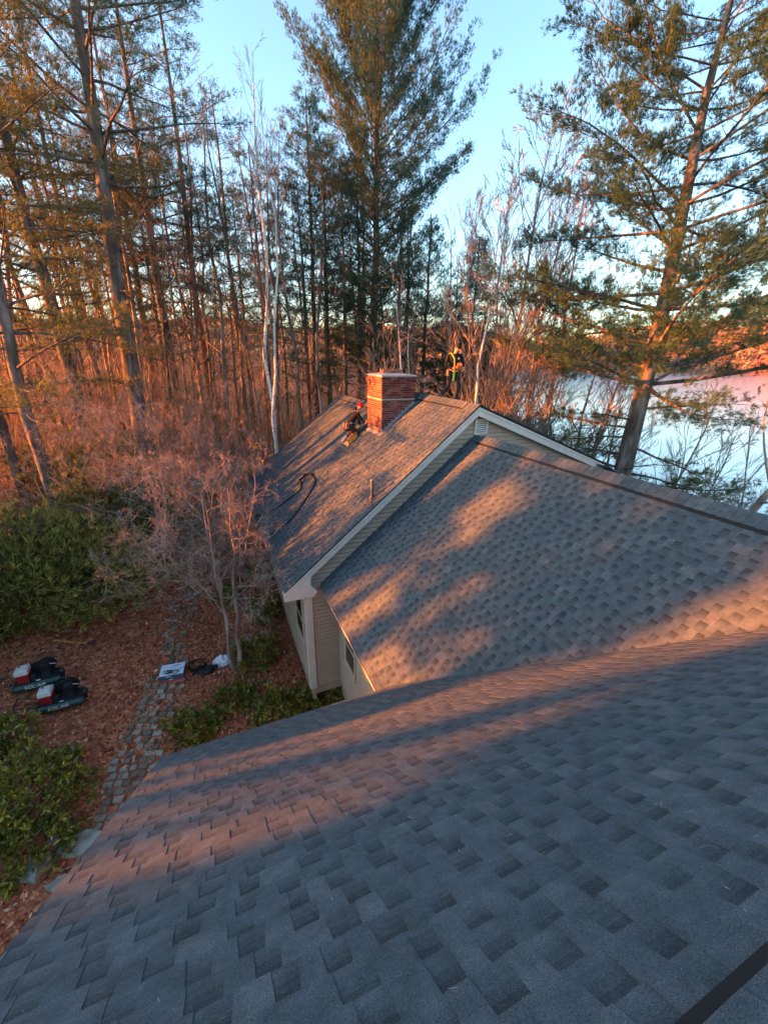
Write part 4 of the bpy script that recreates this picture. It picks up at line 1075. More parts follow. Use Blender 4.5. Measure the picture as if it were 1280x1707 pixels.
# fallen leaves
def leaf_litter():
    rng = np.random.default_rng(2)
    N = 90000
    x = rng.uniform(-11, 2.2, N); y = rng.uniform(3.0, 20, N)
    keep = rng.uniform(0, 1, N) < np.where(np.abs(path_u(x, y)) < .5, .50 + .5 * sm((y - 8.2) / 2.2), 1)
    x, y = x[keep], y[keep]
    n = len(x); z = ground_z(x, y) + rng.uniform(.004, .045, n)
    a = rng.uniform(0, 6.28, n); l = rng.uniform(.022, .062, n); tl = rng.normal(0, .35, n); tl2 = rng.normal(0, .35, n)
    u = np.stack([np.cos(a), np.sin(a), tl], -1) * l[:, None]; v = np.stack([-np.sin(a), np.cos(a), tl2], -1) * (l * rng.uniform(.45, .9, n))[:, None]
    c = np.stack([x, y, z], -1)
    V = np.stack([c - u, c - v * .8 + u * .1, c + u + [0, 0, .012], c + v * .8 + u * .1], 2).transpose(0, 2, 1).reshape(-1, 3)
    F = np.arange(n * 4).reshape(-1, 4)
    o = link('fallen_leaves', fast_mesh('fallen_leaves', V, F, np.clip(rng.normal(.5, .25, n), 0, 1)), M_leaf)
    tag(o, 'russet fallen leaves covering the garden ground', 'leaves', kind='stuff')
PATH = np.array([(-3.3, 5.2), (-2.75, 7.5), (-2.6, 8.7), (-2.15, 10.2), (-1.85, 12.0), (-1.7, 13.5), (-1.2, 15.5)])
def path_u(x, y):
    cx = np.interp(y, PATH[:, 1], PATH[:, 0]); return x - cx
leaf_litter()
def roof_debris():
    rng = np.random.default_rng(12); n = 1100
    x = rng.uniform(-1.1, 8, n); y = 4.8 - 4.7 * rng.uniform(0, 1, n) ** .8
    c = np.stack([x, y, ZC0 - PC * y + .016], -1); a = rng.uniform(0, 6.28, n); l = rng.uniform(.008, .045, n)
    u = np.cos(a)[:, None] * np.array([1, 0, 0]) + np.sin(a)[:, None] * np.array([0, .786, -.618]); v = np.cross(u, [0, .618, .786])
    w_ = rng.uniform(.0008, .0022, n)[:, None]; u = u * l[:, None] * .5; v = v * w_
    V = np.stack([c - u, c - v, c + u + v * 1.2, c + v], 1).reshape(-1, 3)
    o = link('roof_debris', fast_mesh('roof_debris', V, np.arange(n * 4).reshape(-1, 4), rng.uniform(0, 1, n)), tint_ramp_mat('dry_needles', [(0, (.08, .06, .04)), (.6, (.20, .16, .12)), (1, (.38, .35, .30))], .8, .2))
    tag(o, 'dry pine needles and pale grit scattered over the near roof', 'needles', kind='stuff')
roof_debris()
# ------------------------------------------------------------ garden path and stones
def stones():
    M_st = tint_ramp_mat('granite_paver', [(0, (.13, .105, .075)), (.5, (.24, .205, .15)), (1, (.38, .34, .26))], .85, .3)
    rng = random.Random(9)
    root = empty('stone_path', (-2.4, 9, 0)); tag(root, 'narrow path of grey granite setts curving beside the near roof edge', 'path')
    root['kind'] = 'structure'
    b = MB(); y = 5.4
    while y < 15.4:
        st = .155
        cx = float(np.interp(y, PATH[:, 1], PATH[:, 0])); dx = float(np.interp(y + .2, PATH[:, 1], PATH[:, 0])) - cx
        ang = math.atan2(dx, .2); wid = .42 if y < 11.5 else .34
        x = -wid + rng.uniform(-.05, .05)
        while x < wid:
            wv = rng.uniform(.13, .22)
            if rng.random() < (.08 if y < 11 else .35): x += wv + .02; continue
            px_, py_ = cx + (x + wv / 2) * math.cos(ang), y - (x + wv / 2) * math.sin(ang) * .7
            n = 7; a0 = rng.uniform(-.12, .12) - ang
            poly = []
            for (u, v) in ((-.5, -.42), (-.42, -.5), (.42, -.5), (.5, -.42), (.5, .42), (.42, .5), (-.42, .5), (-.5, .42)):
                uu = u * wv * .93 * rng.uniform(.92, 1.04); vv = v * st * .88 * rng.uniform(.92, 1.04)
                poly.append((px_ + uu * math.cos(a0) - vv * math.sin(a0) + 2.4, py_ + uu * math.sin(a0) + vv * math.cos(a0) - 9))
            h = rng.uniform(.02, .05); z = gz(px_, py_)
            b.prism([(p[0], p[1], z - .05 + rng.uniform(-.004, .004)) for p in poly], (0, 0, .05 + h), rng.random())
            x += wv + .022
        y += st + .012
    b.build('sett_paving', M_st, root)
    M_fl = mat('pale_flagstone', (.30, .32, .29), .85, ramp=[(.3, (.15, .14, .11)), (.5, (.27, .26, .21)), (.7, (.38, .37, .31))], scale=5, bump=.4, bscale=12)
    def slab(pts, th, lab, dz=.05):
        P = [ray_ground(*q) for q in pts]; c = np.mean(P, 0); z = max(p[2] for p in P) + dz
        o = empty('flagstone', (c[0], c[1], z)); 
        m = MB(); m.prism([(p[0] - c[0], p[1] - c[1], -.12) for p in P], (0, 0, .12 + th)); m.build('slab', M_fl, o)
        tag(o, lab, 'flagstone', 'pale flat stones at the lower left')
        bpy.data.objects.remove(o.children[0]) if False else None
    slab([(92, 1434), (112, 1402), (150, 1392), (182, 1400), (150, 1432)], .06, 'large pale flat stone at the bottom end of the sett path')
    slab([(28, 1462), (52, 1440), (86, 1428), (90, 1438), (62, 1478), (34, 1476)], .05, 'long mossy flat stone at the lower left under the rhododendron')
    slab([(76, 1484), (112, 1464), (122, 1470), (100, 1500)], .04, 'small pale flat stone half under the near roof edge')
    slab([(80, 1412), (96, 1386), (108, 1392), (96, 1418)], .05, 'small upright mossy stone between the rhododendron and the path')
stones()

# ------------------------------------------------------------ air compressors
M_dgreen = mat('dark_green_paint', (.012, .035, .028), .35, spec=.5)
M_dark = mat('black_steel', (.012, .013, .015), .45, spec=.5)
M_red = mat('red_engine_cowl', (.22, .012, .015), .35, spec=.5)
M_white = mat('white_plastic', (.50, .48, .43), .45)
M_steel = mat('grey_steel', (.30, .31, .32), .35, metal=.7)
def text_mesh(body, size, name, m, parent, loc, rot, depth=.002):
    c = bpy.data.curves.new(name, 'FONT'); c.body = body; c.size = size; c.extrude = depth; c.align_x = 'CENTER'; c.align_y = 'CENTER'
    o = bpy.data.objects.new(name, c); col.objects.link(o)
    dg = bpy.context.evaluated_depsgraph_get(); me = bpy.data.meshes.new_from_object(o.evaluated_get(dg))
    bpy.data.objects.remove(o)
    q = link(name, me, m, parent); q.location = loc; q.rotation_euler = rot
    return q
def compressor():
    r = empty('air_compressor', (0, 0, 0))
    for s, nm in ((-1, 'front'), (1, 'back')):       # two long horizontal tanks
        b = MB(); b.lathe((-.56, s * .17, .22), (1, 0, 0), [(0, .02), (.02, .07), (.06, .105), (.12, .118), (1.0, .118), (1.06, .105), (1.10, .07), (1.12, .02)], 20)
        o = b.build('tank', M_dgreen, r, True)
        e = MB(); e.box((.57, s * .17, .22), (.03, .03, .03)); e.tube([(.56, s * .17, .22), (.60, s * .17, .22)], .012, 8); e.build('valve', M_steel, o)
        if s < 0: text_mesh('ROL-AIR', .125, 'lettering', M_white, o, (-.02, -.17 - .113, .255), (R(72), 0, 0))
    b = MB(); b.box((0, 0, .345), (.98, .40, .02)); b.box((-.30, 0, .30), (.03, .44, .08)); b.box((.32, 0, .30), (.03, .44, .08)); b.build('deck', M_dark, r)
    # engine
    b = MB(); b.box((-.27, -.02, .47), (.26, .30, .22)); e = b.build('engine', M_red, r)
    b = MB(); b.box((-.28, 0, .65), (.30, .32, .13)); b.box((-.28, 0, .725), (.24, .26, .03)); b.lathe((-.33, .02, .74), (0, 0, 1), [(0, .035), (.03, .035)], 12)
    tk = b.build('fuel_tank', M_white, e); bv = tk.modifiers.new('b', 'BEVEL'); bv.width = .025; bv.segments = 3
    b = MB(); b.lathe((-.33, .02, .765), (0, 0, 1), [(0, .026), (.02, .026)], 12); b.build('fuel_cap', M_dark, tk)
    b = MB(); b.tube([(-.36, .20, .55), (-.18, .20, .55)], .05, 10); b.build('muffler', M_steel, e)
    # pump with cooling fins
    b = MB(); b.box((.22, .02, .43), (.20, .22, .15))
    for k in range(7): b.box((.22, .02, .52 + k * .022), (.20, .24, .010))
    b.box((.22, .02, .68), (.18, .20, .03)); pmp = b.build('pump', M_dark, r)
    b = MB(); b.tube([(.32, .02, .66), (.45, .02, .62), (.48, .10, .45), (.46, .17, .34)], .014, 8); b.build('pipe', M_steel, pmp)
    # belt guard
    b = MB(); b.prism([(-.36, .19, .36), (.34, .19, .36), (.42, .19, .50), (.38, .19, .68), (.22, .19, .76), (.02, .19, .68), (-.30, .19, .60), (-.38, .19, .48)], (0, .07, 0)); b.build('belt_guard', M_dark, r)
    b = MB(); b.box2((-.10, -.20, .36), (.02, -.10, .52)); b.lathe((-.04, -.21, .47), (0, -1, 0), [(0, .035), (.012, .035)], 14); b.build('gauge_box', M_dark, r)
    b = MB(); b.box((.05, -.20, .37), (.09, .012, .03)); b.build('label_plate', M_white, r)
    for s in (-1, 1):
        b = MB(); b.tube([(-.95, s * .19, .50), (-.72, s * .19, .40), (-.48, s * .17, .35)], .016, 8); b.build('handle', M_dark, r)
    b = MB(); b.tube([(-.95, -.19, .50), (-.95, .19, .50)], .018, 8); b.build('grip', M_dark, r)
    wv_ = MB(); wv_.tube([(.42, -.05, .15), (.42, .05, .15)], .15, 20); wh = wv_.build('wheel', M_black, r)
    b = MB(); b.tube([(.42, -.055, .15), (.42, .055, .15)], .07, 14); b.build('rim', M_steel, wh)
    for s in (-1, 1):
        b = MB(); b.box((-.42, s * .17, .06), (.04, .04, .12)); b.build('leg', M_dark, r)
    return r
cp = compressor()
P1 = ray_ground(108, 1180); cp.location = (P1[0], P1[1], gz(P1[0], P1[1])); cp.rotation_euler.z = R(2); cp.scale = (.90,) * 3
tag(cp, 'lower of two air compressors, white and red engine, lettering on its green tank', 'air compressor', 'air compressors on the leaves')
c2 = copy_tree(cp); P2 = ray_ground(70, 1146); c2.location = (P2[0], P2[1], gz(P2[0], P2[1])); c2.rotation_euler.z = R(4)
c2['label'] = 'upper of two air compressors, half hidden behind the lower one'

# ------------------------------------------------------------ carton, bags, cable, rake
def carton():
    P = ray_ground(290, 1128); r = empty('carton', (P[0], P[1], gz(P[0], P[1])), R(-6)); tag(r, 'white topped carton with blue and red striped sides on the leaves beside the path', 'carton')
    W, D, H = .62, .46, .26
    b = MB(); b.box((0, 0, H / 2), (W, D, H)); b.build('box_body', mat('white_card', (.62, .66, .70), .7), r)
    def side(z0, z1, m, nm):
        b = MB()
        b.box2((-W / 2, -D / 2 - .004, z0), (W / 2, -D / 2 - .001, z1)); b.box2((W / 2 + .001, -D / 2, z0), (W / 2 + .004, D / 2, z1)); b.box2((-W / 2 - .004, -D / 2, z0), (-W / 2 - .001, D / 2, z1)); b.build(nm, m, r)
    side(.015, .09, mat('red_print', (.50, .045, .03), .6), 'red_band'); side(.09, .25, mat('blue_print', (.03, .08, .14), .6), 'blue_band')
    b = MB(); b.box((-.02, -D / 2 - .006, .105), (.10, .004, .035)); b.box((-.07, -D / 2 - .006, .20), (.16, .004, .016)); b.box((-.09, -D / 2 - .006, .225), (.06, .004, .02)); b.build('printed_mark', M_white, r)
    # top flaps and tape
    b = MB(); b.box((0, -.115, H + .004), (W - .01, D / 2 - .006, .004), rot=Matrix.Rotation(R(2), 3, 'X')); b.box((0, .117, H + .003), (W - .01, D / 2 - .006, .004)); b.build('flap', mat('white_card', (0, 0, 0)), r)
    b = MB(); b.box((.08, .14, H + .008), (.20, .05, .002)); b.box((.02, .07, H + .008), (.14, .02, .002)); b.build('printed_mark', mat('pale_blue_print', (.25, .38, .48), .6), r)
    # cable lying over it
    rng = np.random.default_rng(4); T = Tubes()
    for k in range(7):
        n = 9; c = np.array([rng.uniform(-.25, .1), rng.uniform(-.22, -.12)]); a = np.linspace(0, rng.uniform(3, 6), n) + rng.uniform(0, 6)
        rr = rng.uniform(.05, .10)
        T.add(np.stack([c[0] + rr * 1.3 * np.cos(a), c[1] + rr * .8 * np.sin(a), H + .018 + .03 * np.abs(np.sin(a * 2))], -1), np.full(n, .006), 5)
    T.add(np.array([(.1, -.15, H + .02), (.25, -.1, H + .08), (.36, -.02, H + .02), (.45, .02, .16), (.55, .05, .07), (.7, .06, .05)]), np.full(6, .007), 5)
    o = link('electric_cable', T.mesh('electric_cable'), M_black); o.location = r.location; o.rotation_euler = r.rotation_euler
    tag(o, 'thin black cable lying in loops over the white carton', 'cable')
carton()
def lumpy(name, P, dims, m, lab, cat, seed, fold=.18, group=None, rz=0):
    rng = np.random.default_rng(seed); import bmesh
    bm = bmesh.new(); bmesh.ops.create_icosphere(bm, subdivisions=4, radius=1)
    k1 = rng.normal(0, 2.6, (6, 3)); ph = rng.uniform(0, 6, 6)
    for v in bm.verts:
        p = np.array(v.co); f = 1 + fold * sum(abs(math.sin(float(k @ p) + q)) - .5 for k, q in zip(k1, ph)) * .6
        v.co = Vector((p * f) * np.array(dims)); v.co.z = max(v.co.z, -.02)
    me = bpy.data.meshes.new(name); bm.to_mesh(me); bm.free()
    o = link(name, me, m, None, False); o.location = P; o.rotation_euler.z = rz; tag(o, lab, cat, group); return o
P = ray_ground(372, 1106); lumpy('plastic_bag', (P[0], P[1], P[2] + .05), (.27, .17, .17), mat('white_bag', (.62, .64, .70), .35, var=.1), 'crumpled white plastic bag at the foot of the garden tree', 'bag', 3, .3)
P = ray_ground(338, 1120); lumpy('tool_bag', (P[0], P[1], P[2] + .02), (.34, .17, .13), M_black, 'black slack tool bag between the carton and the garden tree', 'bag', 5, .25)
T = Tubes(); rng_ = np.random.default_rng(8)
for k in range(9):
    a = np.linspace(0, rng_.uniform(4, 6.2), 12) + rng_.uniform(0, 6); rr = rng_.uniform(.13, .24)
    T.add(np.stack([rr * np.cos(a) * 1.3, rr * np.sin(a), .03 + .015 * k + .03 * np.sin(a * 1.5)], -1), np.full(12, .008), 5)
o = link('hose_coil', T.mesh('hose_coil'), M_black); P = ray_ground(330, 1112); o.location = P; tag(o, 'loose coil of black air hose on the ground right of the carton', 'hose')
Pa, Pb = ray_ground(90, 1072), ray_ground(146, 1076)
c = (Pa + Pb) / 2; r_ = empty('garden_rake', c); tag(r_, 'long wooden handled tool lying on the leaves above the machines', 'rake')
b = MB(); b.tube([Pa - c + [0, 0, .10], Pb - c + [0, 0, .07]], .018, 8); b.build('handle', mat('orange_wood', (.55, .26, .07), .5), r_)
b = MB(); e_ = Pb - c + [0, 0, .06]
for k in range(9): b.tube([e_, e_ + [.16, (k - 4) * .035, -.01], e_ + [.19, (k - 4) * .04, -.06]], .005, 4)
b.box(e_, (.04, .05, .03)); b.build('rake_head', M_dark, r_)

# masonry block stack and plank near the far eave, pale boulder beyond
def block_stack():
    P = ray_ground(444, 962); r = empty('block_stack', (P[0], P[1], gz(P[0], P[1])), R(12)); tag(r, 'small pile of reddish masonry blocks against the side wall', 'blocks')
    for k in range(3):
        b = MB(); b.box((rng_.uniform(-.03, .03), rng_.uniform(-.03, .03), .1 + .2 * k), (.42, .30, .185), rot=Matrix.Rotation(rng_.uniform(-.15, .15), 3, 'Z')); b.build('block', mat('pinkish_block', (.34, .22, .18), .9, var=.25, scale=14, bump=.5), r)
block_stack()
o = lumpy('boulder', (4.6, 21.6, gz(4.6, 21.6) + .5), (.95, .7, .9), mat('pale_granite', (.42, .38, .33), .9, var=.35, scale=3, bump=.7, bscale=9), 'pale rounded boulder beyond the far left corner of the roof', 'boulder', 9, .12)

# ------------------------------------------------------------ hose loop on the roof
def hose():
    pts = [(1.10, 13.88), (1.22, 13.72), (1.45, 13.45), (1.76, 13.19), (2.15, 13.05), (2.50, 12.95), (2.60, 13.15), (2.63, 13.41), (2.74, 13.53), (2.86, 13.50), (2.94, 13.30), (2.98, 13.0), (2.96, 12.6), (2.86, 12.38), (2.74, 12.21), (2.5, 12.02), (2.25, 11.81), (2.0, 11.66), (1.80, 11.62), (1.66, 11.72), (1.56, 11.95), (1.47, 12.3)]
    P = [np.array([x, y, zA(x) + .028 + (.05 if i in (7, 8, 9, 10) else 0)]) for i, (x, y) in enumerate(pts)]
    Q = []
    for i in range(len(P) - 1):
        for k in range(4):
            t = k / 4; p0 = P[max(i - 1, 0)]; p1 = P[i]; p2 = P[i + 1]; p3 = P[min(i + 2, len(P) - 1)]
            Q.append(.5 * ((2 * p1) + (-p0 + p2) * t + (2 * p0 - 5 * p1 + 4 * p2 - p3) * t * t + (-p0 + 3 * p1 - 3 * p2 + p3) * t ** 3))
    Q.append(P[-1]); c = P[10]
    b = MB(); b.tube([q - c for q in Q], .028, 8); Q2 = [q - c + [.05 * math.sin(i), .05 * math.cos(i * .7), .03] for i, q in enumerate(Q[24:44])]
    b.tube(Q2, .026, 8)
    for k in range(3): b.tube([np.array([1.12 + .05 * k * math.cos(a) + .12 * math.cos(a), 13.86 + .14 * math.sin(a), zA(1.12 + .12 * math.cos(a)) + .03 + .02 * k]) - c for a in np.linspace(0, 6, 12)], .017, 8)
    o = b.build('air_hose', M_black, None, True); o.location = c; tag(o, 'black air hose looped on the far roof slope with a coil at the eave', 'hose')
    # thin lifeline from the worker down the slope
    a = np.array([4.3, 13.5, zA(4.3) + .03]); e = np.array([2.2, 13.9, zA(2.2) + .025])
    b = MB(); n = 10; b.tube([(a + (e - a) * t + [0, .04 * math.sin(t * 9), -.0]) - a for t in np.linspace(0, 1, n)], .006, 6); o = b.build('lifeline', mat('pale_rope', (.45, .42, .38), .8)); o.location = a; tag(o, 'thin pale rope running down the roof from the kneeling roofer', 'rope')
hose()

# ------------------------------------------------------------ people
def skin(name, V, E, Rr, m, parent, sub=2, inv=None):
    me = bpy.data.meshes.new(name); me.from_pydata([tuple(v) for v in V], E, []); me.update()
    o = bpy.data.objects.new(name, me); col.objects.link(o)
    o.modifiers.new('skin', 'SKIN'); sv_ = me.skin_vertices[0].data
    for i, r in enumerate(Rr):
        sv_[i].radius = (r, r) if np.isscalar(r) else r
        sv_[i].use_root = (i == 0)
    su = o.modifiers.new('sub', 'SUBSURF'); su.levels = sub; su.render_levels = sub
    dg = bpy.context.evaluated_depsgraph_get(); dg.update()
    m2 = bpy.data.meshes.new_from_object(o.evaluated_get(dg)); bpy.data.objects.remove(o)
    m2.name = name
    return link(name, m2, m, parent, True)
class Chain:
    def __init__(s): s.V = []; s.E = []; s.R = []
    def v(s, p, r, link_=None):
        s.V.append(np.array(p, float)); s.R.append(r)
        if link_ is not None: s.E.append((link_, len(s.V) - 1))
        return len(s.V) - 1
    def path(s, start, pts):
        i = start
        for p, r in pts: i = s.v(p, r, i)
        return i
def hand(ch, wrist, palm_dir, thumb_dir, k0, curl=.5, sc=1):
    """palm, four curled fingers and a thumb grown from the wrist vertex k0"""
    d = unit(palm_dir); th = unit(np.array(thumb_dir) - d * np.dot(thumb_dir, d)); n = np.cross(d, th)
    pc = ch.v(np.array(wrist) + d * .045 * sc, .026 * sc, k0); kn = ch.v(np.array(wrist) + d * .085 * sc, .024 * sc, pc)
    for i, L in enumerate((.072, .080, .075, .060)):
        o = th * (.027 - .018 * i) * sc; b = np.array(wrist) + d * .088 * sc + o
        a = ch.v(b, .0095 * sc, kn)
        f1 = unit(d * math.cos(curl) + n * math.sin(curl)); f2 = unit(d * math.cos(curl * 2.1) + n * math.sin(curl * 2.1))
        a = ch.v(b + f1 * L * .5 * sc, .009 * sc, a); ch.v(b + (f1 * .5 + f2 * .5) * L * sc, .0075 * sc, a)
    a = ch.v(np.array(wrist) + d * .035 * sc + th * .035 * sc, .011 * sc, pc)
    ch.v(np.array(wrist) + d * .075 * sc + th * .052 * sc + n * .02 * sc, .0095 * sc, a)

def person(loc, J, face, clothes, label, boots=None):
    """J: joints in world coordinates. body = one continuous skinned surface; clothing are its children"""
    root = empty('person', loc); L0 = np.array(loc, float)
    g = {k: np.array(v, float) - L0 for k, v in J.items()}
    M_skin = mat('skin', (.42, .22, .15), .55)
    c = Chain()
    pel = c.v(g['pelvis'], .11)
    wa = c.v((g['pelvis'] * .5 + g['chest'] * .5), (.125, .10), pel); chs = c.v(g['chest'], (.145, .11), wa); nk = c.v(g['neck'], .055, chs)
    hb = c.v(g['neck'] * .45 + g['head'] * .55, .062, nk); hd = c.v(g['head'], (.083, .092), hb); c.v(g['head'] + (g['head'] - g['neck']) * .38, .070, hd)
    for s in 'lr':
        sh = c.v(g['sh' + s], .058, chs); el = c.path(sh, [((g['sh' + s] + g['el' + s]) / 2, .046), (g['el' + s], .038), ((g['el' + s] + g['wr' + s]) / 2, .034), (g['wr' + s], .025)])
        hand(c, g['wr' + s], g['ha' + s] - g['wr' + s], g['th' + s], el, J.get('curl', .6) if np.isscalar(J.get('curl', .6)) else .6)
        hp = c.v(g['hip' + s], .085, pel); c.path(hp, [((g['hip' + s] + g['kn' + s]) / 2, .072), (g['kn' + s], .053), ((g['kn' + s] * .6 + g['an' + s] * .4), .052), (g['an' + s], .036), (g['toe' + s], .035)])
    body = skin('body', c.V, c.E, c.R, M_skin, root, 2)
    # face details built on the head
    f = unit(face); up = unit(g['head'] - g['neck']); up = unit(up - f * np.dot(up, f)); si = np.cross(f, up); hc = g['head']
    b = MB(); b.add([hc + f * .092 + up * .012, hc + f * .118 - up * .022, hc + f * .095 - up * .030 + si * .014, hc + f * .095 - up * .030 - si * .014], [(0, 1, 2), (0, 3, 1), (1, 3, 2)])
    for s in (-1, 1): b.tube([hc + si * s * .082 + up * .02, hc + si * s * .092 - up * .0, hc + si * s * .082 - up * .03], .012, 6)
    b.build('nose_and_ears', M_skin, body)
    b = MB()
    for s in (-1, 1): b.lathe(hc + f * .082 + up * .012 + si * s * .032, f, [(0, .011), (.006, .010), (.010, .004)], 8)
    b.build('eyes', M_black, body)
    b = MB(); b.tube([hc + f * .088 - up * .05 + si * .022, hc + f * .094 - up * .052, hc + f * .088 - up * .05 - si * .022], .005, 6); b.build('mouth', mat('lips', (.30, .10, .08), .5), body)
    b = MB(); b.lathe(hc + up * .005 - f * .012, up, [(.012, .103), (.03, .108), (.055, .106), (.09, .092), (.115, .066), (.130, .028), (.134, .004)], 16)
    b.lathe(hc + up * .005 - f * .012, up, [(.008, .110), (.012, .113), (.035, .113), (.040, .109)], 16)
    b.lathe(hc - up * .03 - f * .045, up, [(0, .05), (.03, .072), (.06, .08)], 12)
    b.build('beanie', clothes['hat'], body, True)
    # jacket
    c = Chain(); a = c.v(g['pelvis'] + (g['chest'] - g['pelvis']) * .05, (.155, .125)); a = c.path(a, [((g['pelvis'] + g['chest']) / 2, (.158, .128)), (g['chest'], (.172, .135)), ((g['chest'] * .35 + g['neck'] * .65), .085), (g['neck'] + (g['head'] - g['neck']) * .2, .072)])
    for s in 'lr':
        q = c.v(g['sh' + s], .078, 2); c.path(q, [((g['sh' + s] + g['el' + s]) / 2, .064), (g['el' + s], .054), ((g['el' + s] + g['wr' + s]) / 2, .048), (g['wr' + s], .038)])
    jk = skin('jacket', c.V, c.E, c.R, clothes['jacket'], body, 2)
    b = MB(); bk = g['neck'] - f * .07; b.tube([bk + si * .07, bk - f * .045 + up * .01, bk - si * .07], [.035, .055, .035], 10); b.build('hood', clothes['jacket'], jk, True)
    # trousers
    c = Chain(); c.v(g['pelvis'], (.155, .13))
    for s in 'lr':
        q = c.v(g['hip' + s], .105, 0); c.path(q, [((g['hip' + s] + g['kn' + s]) / 2, .088), (g['kn' + s], .070), ((g['kn' + s] * .5 + g['an' + s] * .5), .064), (g['an' + s] * .93 + g['kn' + s] * .07, .055)])
    skin('trousers', c.V, c.E, c.R, clothes['trousers'], body, 2)
    for s in 'lr':
        c = Chain(); a = c.v(g['an' + s] * .8 + g['kn' + s] * .2, .050); a = c.v(g['an' + s], .054, a); c.path(a, [(g['an' + s] * .45 + g['toe' + s] * .55, .050), (g['toe' + s], .042)])
        bt_ = skin('boot', c.V, c.E, c.R, clothes['boots'], body, 2)
    # belt
    ax = unit(g['chest'] - g['pelvis']); b = MB(); b.lathe(g['pelvis'] + ax * .03, ax, [(0, .160), (.0, .168), (.045, .168), (.045, .160)], 20); bl = b.build('belt', clothes['belt'], body)
    b = MB()
    for s, w_ in ((1, .10), (-1, .12), (.4, .08)):
        b.box(g['pelvis'] + si * s * .17 - f * (.03 if abs(s) == 1 else .14) - ax * .05, (w_, .10, .17))
    b.build('pouch', clothes['pouch'], bl)
    tag(root, label, 'person')
    return root, g, (f, up, si), body
M_hood = mat('black_hoodie', (.008, .008, .010), .85, var=.3, scale=12)
M_navy = mat('dark_navy_trousers', (.020, .022, .032), .85, var=.3, scale=10)
M_redhat = mat('red_knit', (.65, .012, .02), .8, bump=.5, bscale=90)
M_tan = mat('pale_boot_leather', (.62, .48, .36), .6)
M_leather = mat('tan_leather', (.28, .15, .08), .6, var=.3, scale=15)
# kneeling roofer at the chimney
J = dict(pelvis=(4.33, 13.24, 6.04), chest=(4.52, 13.20, 6.38), neck=(4.63, 13.19, 6.52), head=(4.72, 13.18, 6.64),
         shl=(4.57, 13.38, 6.44), shr=(4.57, 13.03, 6.42), ell=(4.72, 13.40, 6.22), elr=(4.70, 12.98, 6.22), wrl=(4.72, 13.18, 6.03), wrr=(4.79, 12.90, 6.13), hal=(4.76, 13.08, 5.95), har=(4.84, 12.87, 6.20), thl=(0, -.3, 1), thr=(0, .6, .5),
         hipl=(4.34, 13.34, 6.0), hipr=(4.34, 13.13, 6.0), knl=(4.62, 13.40, 5.86), knr=(4.60, 13.06, 5.84), anl=(4.27, 13.44, 5.60), anr=(4.26, 13.10, 5.58), toel=(4.14, 13.45, 5.45), toer=(4.12, 13.09, 5.43))
person((4.5, 13.22, 5.68), J, (.75, -.35, -.5), dict(hat=M_redhat, jacket=M_hood, trousers=mat('dark_brown_trousers', (.035, .022, .020), .85, var=.3), boots=M_tan, belt=M_leather, pouch=M_leather),
       'kneeling roofer in red beanie and black hoodie working at the chimney foot')
# orange foam pad under the shins
r_ = empty('foam_pad', (4.34, 13.0, zA(4.34) + .012)); tag(r_, 'orange foam kneeling wedge on the shingles beside the kneeling roofer', 'foam pad')
b = MB(); b.prism([(-.17, -.12, -.15), (.17, -.12, .135), (.17, -.12, .25), (.02, -.12, .24), (-.17, -.12, .02)], (0, .20, 0)); o = b.build('foam', mat('orange_foam', (.72, .26, .03), .8, var=.1), r_); bv = o.modifiers.new('b', 'BEVEL'); bv.width = .02; bv.segments = 2
b = MB(); b.prism([(-.172, -.122, .0), (-.17, -.122, .022), (.02, -.122, .243), (.17, -.122, .253), (.172, -.122, .235), (.03, -.122, .215)], (0, .204, 0)); b.build('foam_cover', mat('brown_cover', (.16, .09, .05), .8), r_)
# bent flashing piece and tool beside the chimney foot
b = MB(); b.prism([(4.62, 12.98, zA(4.62) + .02), (4.84, 12.98, zA(4.84) + .02), (4.84, 12.98, zA(4.84) + .05), (4.62, 12.98, zA(4.62) + .07)], (0, .34, 0)); o = b.build('flashing_strip', mat('dark_membrane', (.02, .03, .035), .5)); tag(o, 'dark strip of membrane lying at the foot of the chimney', 'roofing strip')
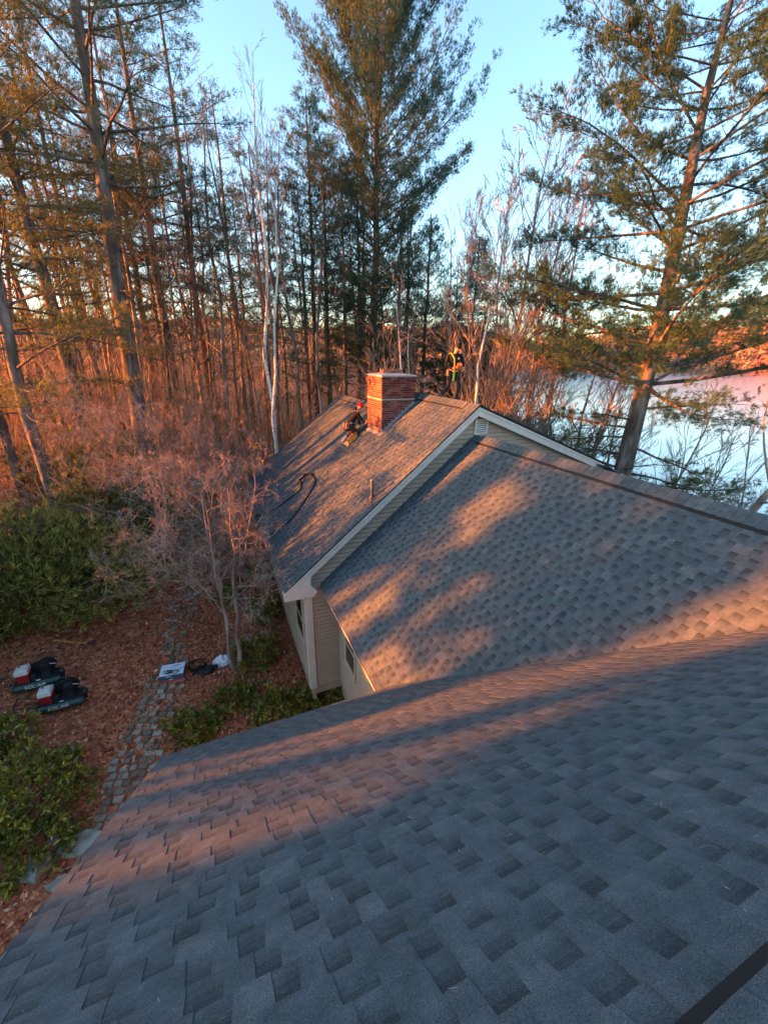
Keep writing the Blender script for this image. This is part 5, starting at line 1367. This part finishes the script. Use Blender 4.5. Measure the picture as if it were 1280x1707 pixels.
# standing roofer behind the ridge
def zR(x): return 7.107 - .39 * (x - 6.23) + .016
J = dict(pelvis=(6.88, 11.0, zR(6.9) + .93), chest=(6.87, 10.98, zR(6.9) + 1.26), neck=(6.87, 10.96, zR(6.9) + 1.46), head=(6.90, 10.90, zR(6.9) + 1.60),
         shl=(6.70, 11.07, zR(6.9) + 1.40), shr=(7.04, 10.93, zR(6.9) + 1.40), ell=(6.60, 11.0, zR(6.9) + 1.13), elr=(7.09, 10.83, zR(6.9) + 1.13), wrl=(6.73, 10.82, zR(6.9) + 1.05), wrr=(6.95, 10.70, zR(6.9) + 1.12), hal=(6.82, 10.76, zR(6.9) + 1.08), har=(6.88, 10.66, zR(6.9) + 1.14), thl=(.3, 0, 1), thr=(-.3, 0, 1),
         hipl=(6.79, 11.03, zR(6.9) + .89), hipr=(6.97, 10.97, zR(6.9) + .89), knl=(6.78, 11.10, zR(6.78) + .50), knr=(6.95, 10.88, zR(6.95) + .48), anl=(6.60, 11.22, zR(6.6) + .16), anr=(6.93, 10.95, zR(6.93) + .08), toel=(6.62, 11.10, zR(6.62) + .05), toer=(6.95, 10.79, zR(6.95) + .045))
root, g, (f, up, si), body = person((6.9, 11.0, zR(6.9)), J, (.1, -.9, -.35), dict(hat=M_black, jacket=M_hood, trousers=M_navy, boots=mat('dark_boots', (.05, .05, .05), .6), belt=mat('orange_belt', (.6, .22, .04), .6), pouch=M_leather),
       'standing roofer in black hoodie and yellow green harness on the far roof ridge')
b = MB()
def strap(b, pts, w_=.022, th=.006):
    pts = [np.array(p) for p in pts]
    for a, e in zip(pts[:-1], pts[1:]):
        d = unit(e - a); s_ = unit(np.cross(d, (0, -1, .1))); n_ = np.cross(s_, d)
        v = [a - s_ * w_ - n_ * th, a + s_ * w_ - n_ * th, e + s_ * w_ - n_ * th, e - s_ * w_ - n_ * th, a - s_ * w_ + n_ * th, a + s_ * w_ + n_ * th, e + s_ * w_ + n_ * th, e - s_ * w_ + n_ * th]
        b.add(v, [(0, 3, 2, 1), (4, 5, 6, 7), (0, 1, 5, 4), (1, 2, 6, 5), (2, 3, 7, 6), (3, 0, 4, 7)])
ch_, pe_ = g['chest'], g['pelvis']; FR = np.array([-.02, -.16, 0])
strap(b, [g['shl'] + [.08, -.03, .07], ch_ + FR + [-.09, -.01, .06], pe_ + FR + [-.07, -.01, .06]])
strap(b, [g['shl'] + [.08, .02, .07], g['shl'] + [.08, .14, .0], pe_ + [-.06, .15, .1]])
strap(b, [pe_ + FR + [-.07, -.02, .08], pe_ + FR + [-.10, -.03, -.22]], .028)
b.build('harness', mat('yellow_green_webbing', (.45, .55, .04), .6), body)
b = MB(); b.box(ch_ + FR + [.07, .015, .06], (.045, .006, .06)); b.build('chest_badge', M_white, body)
# orange gloves
for w_, h_ in (('wrl', 'hal'), ('wrr', 'har')):
    c = Chain(); d = unit(g[h_] - g[w_]); a = c.v(g[w_] - d * .02, .034); k = c.v(g[w_] + d * .02, .032, a)
    hand(c, g[w_], d, (0, 0, 1), k, .7, 1.25); skin('glove', c.V, c.E, c.R, mat('orange_glove', (.75, .18, .03), .7), body, 1)
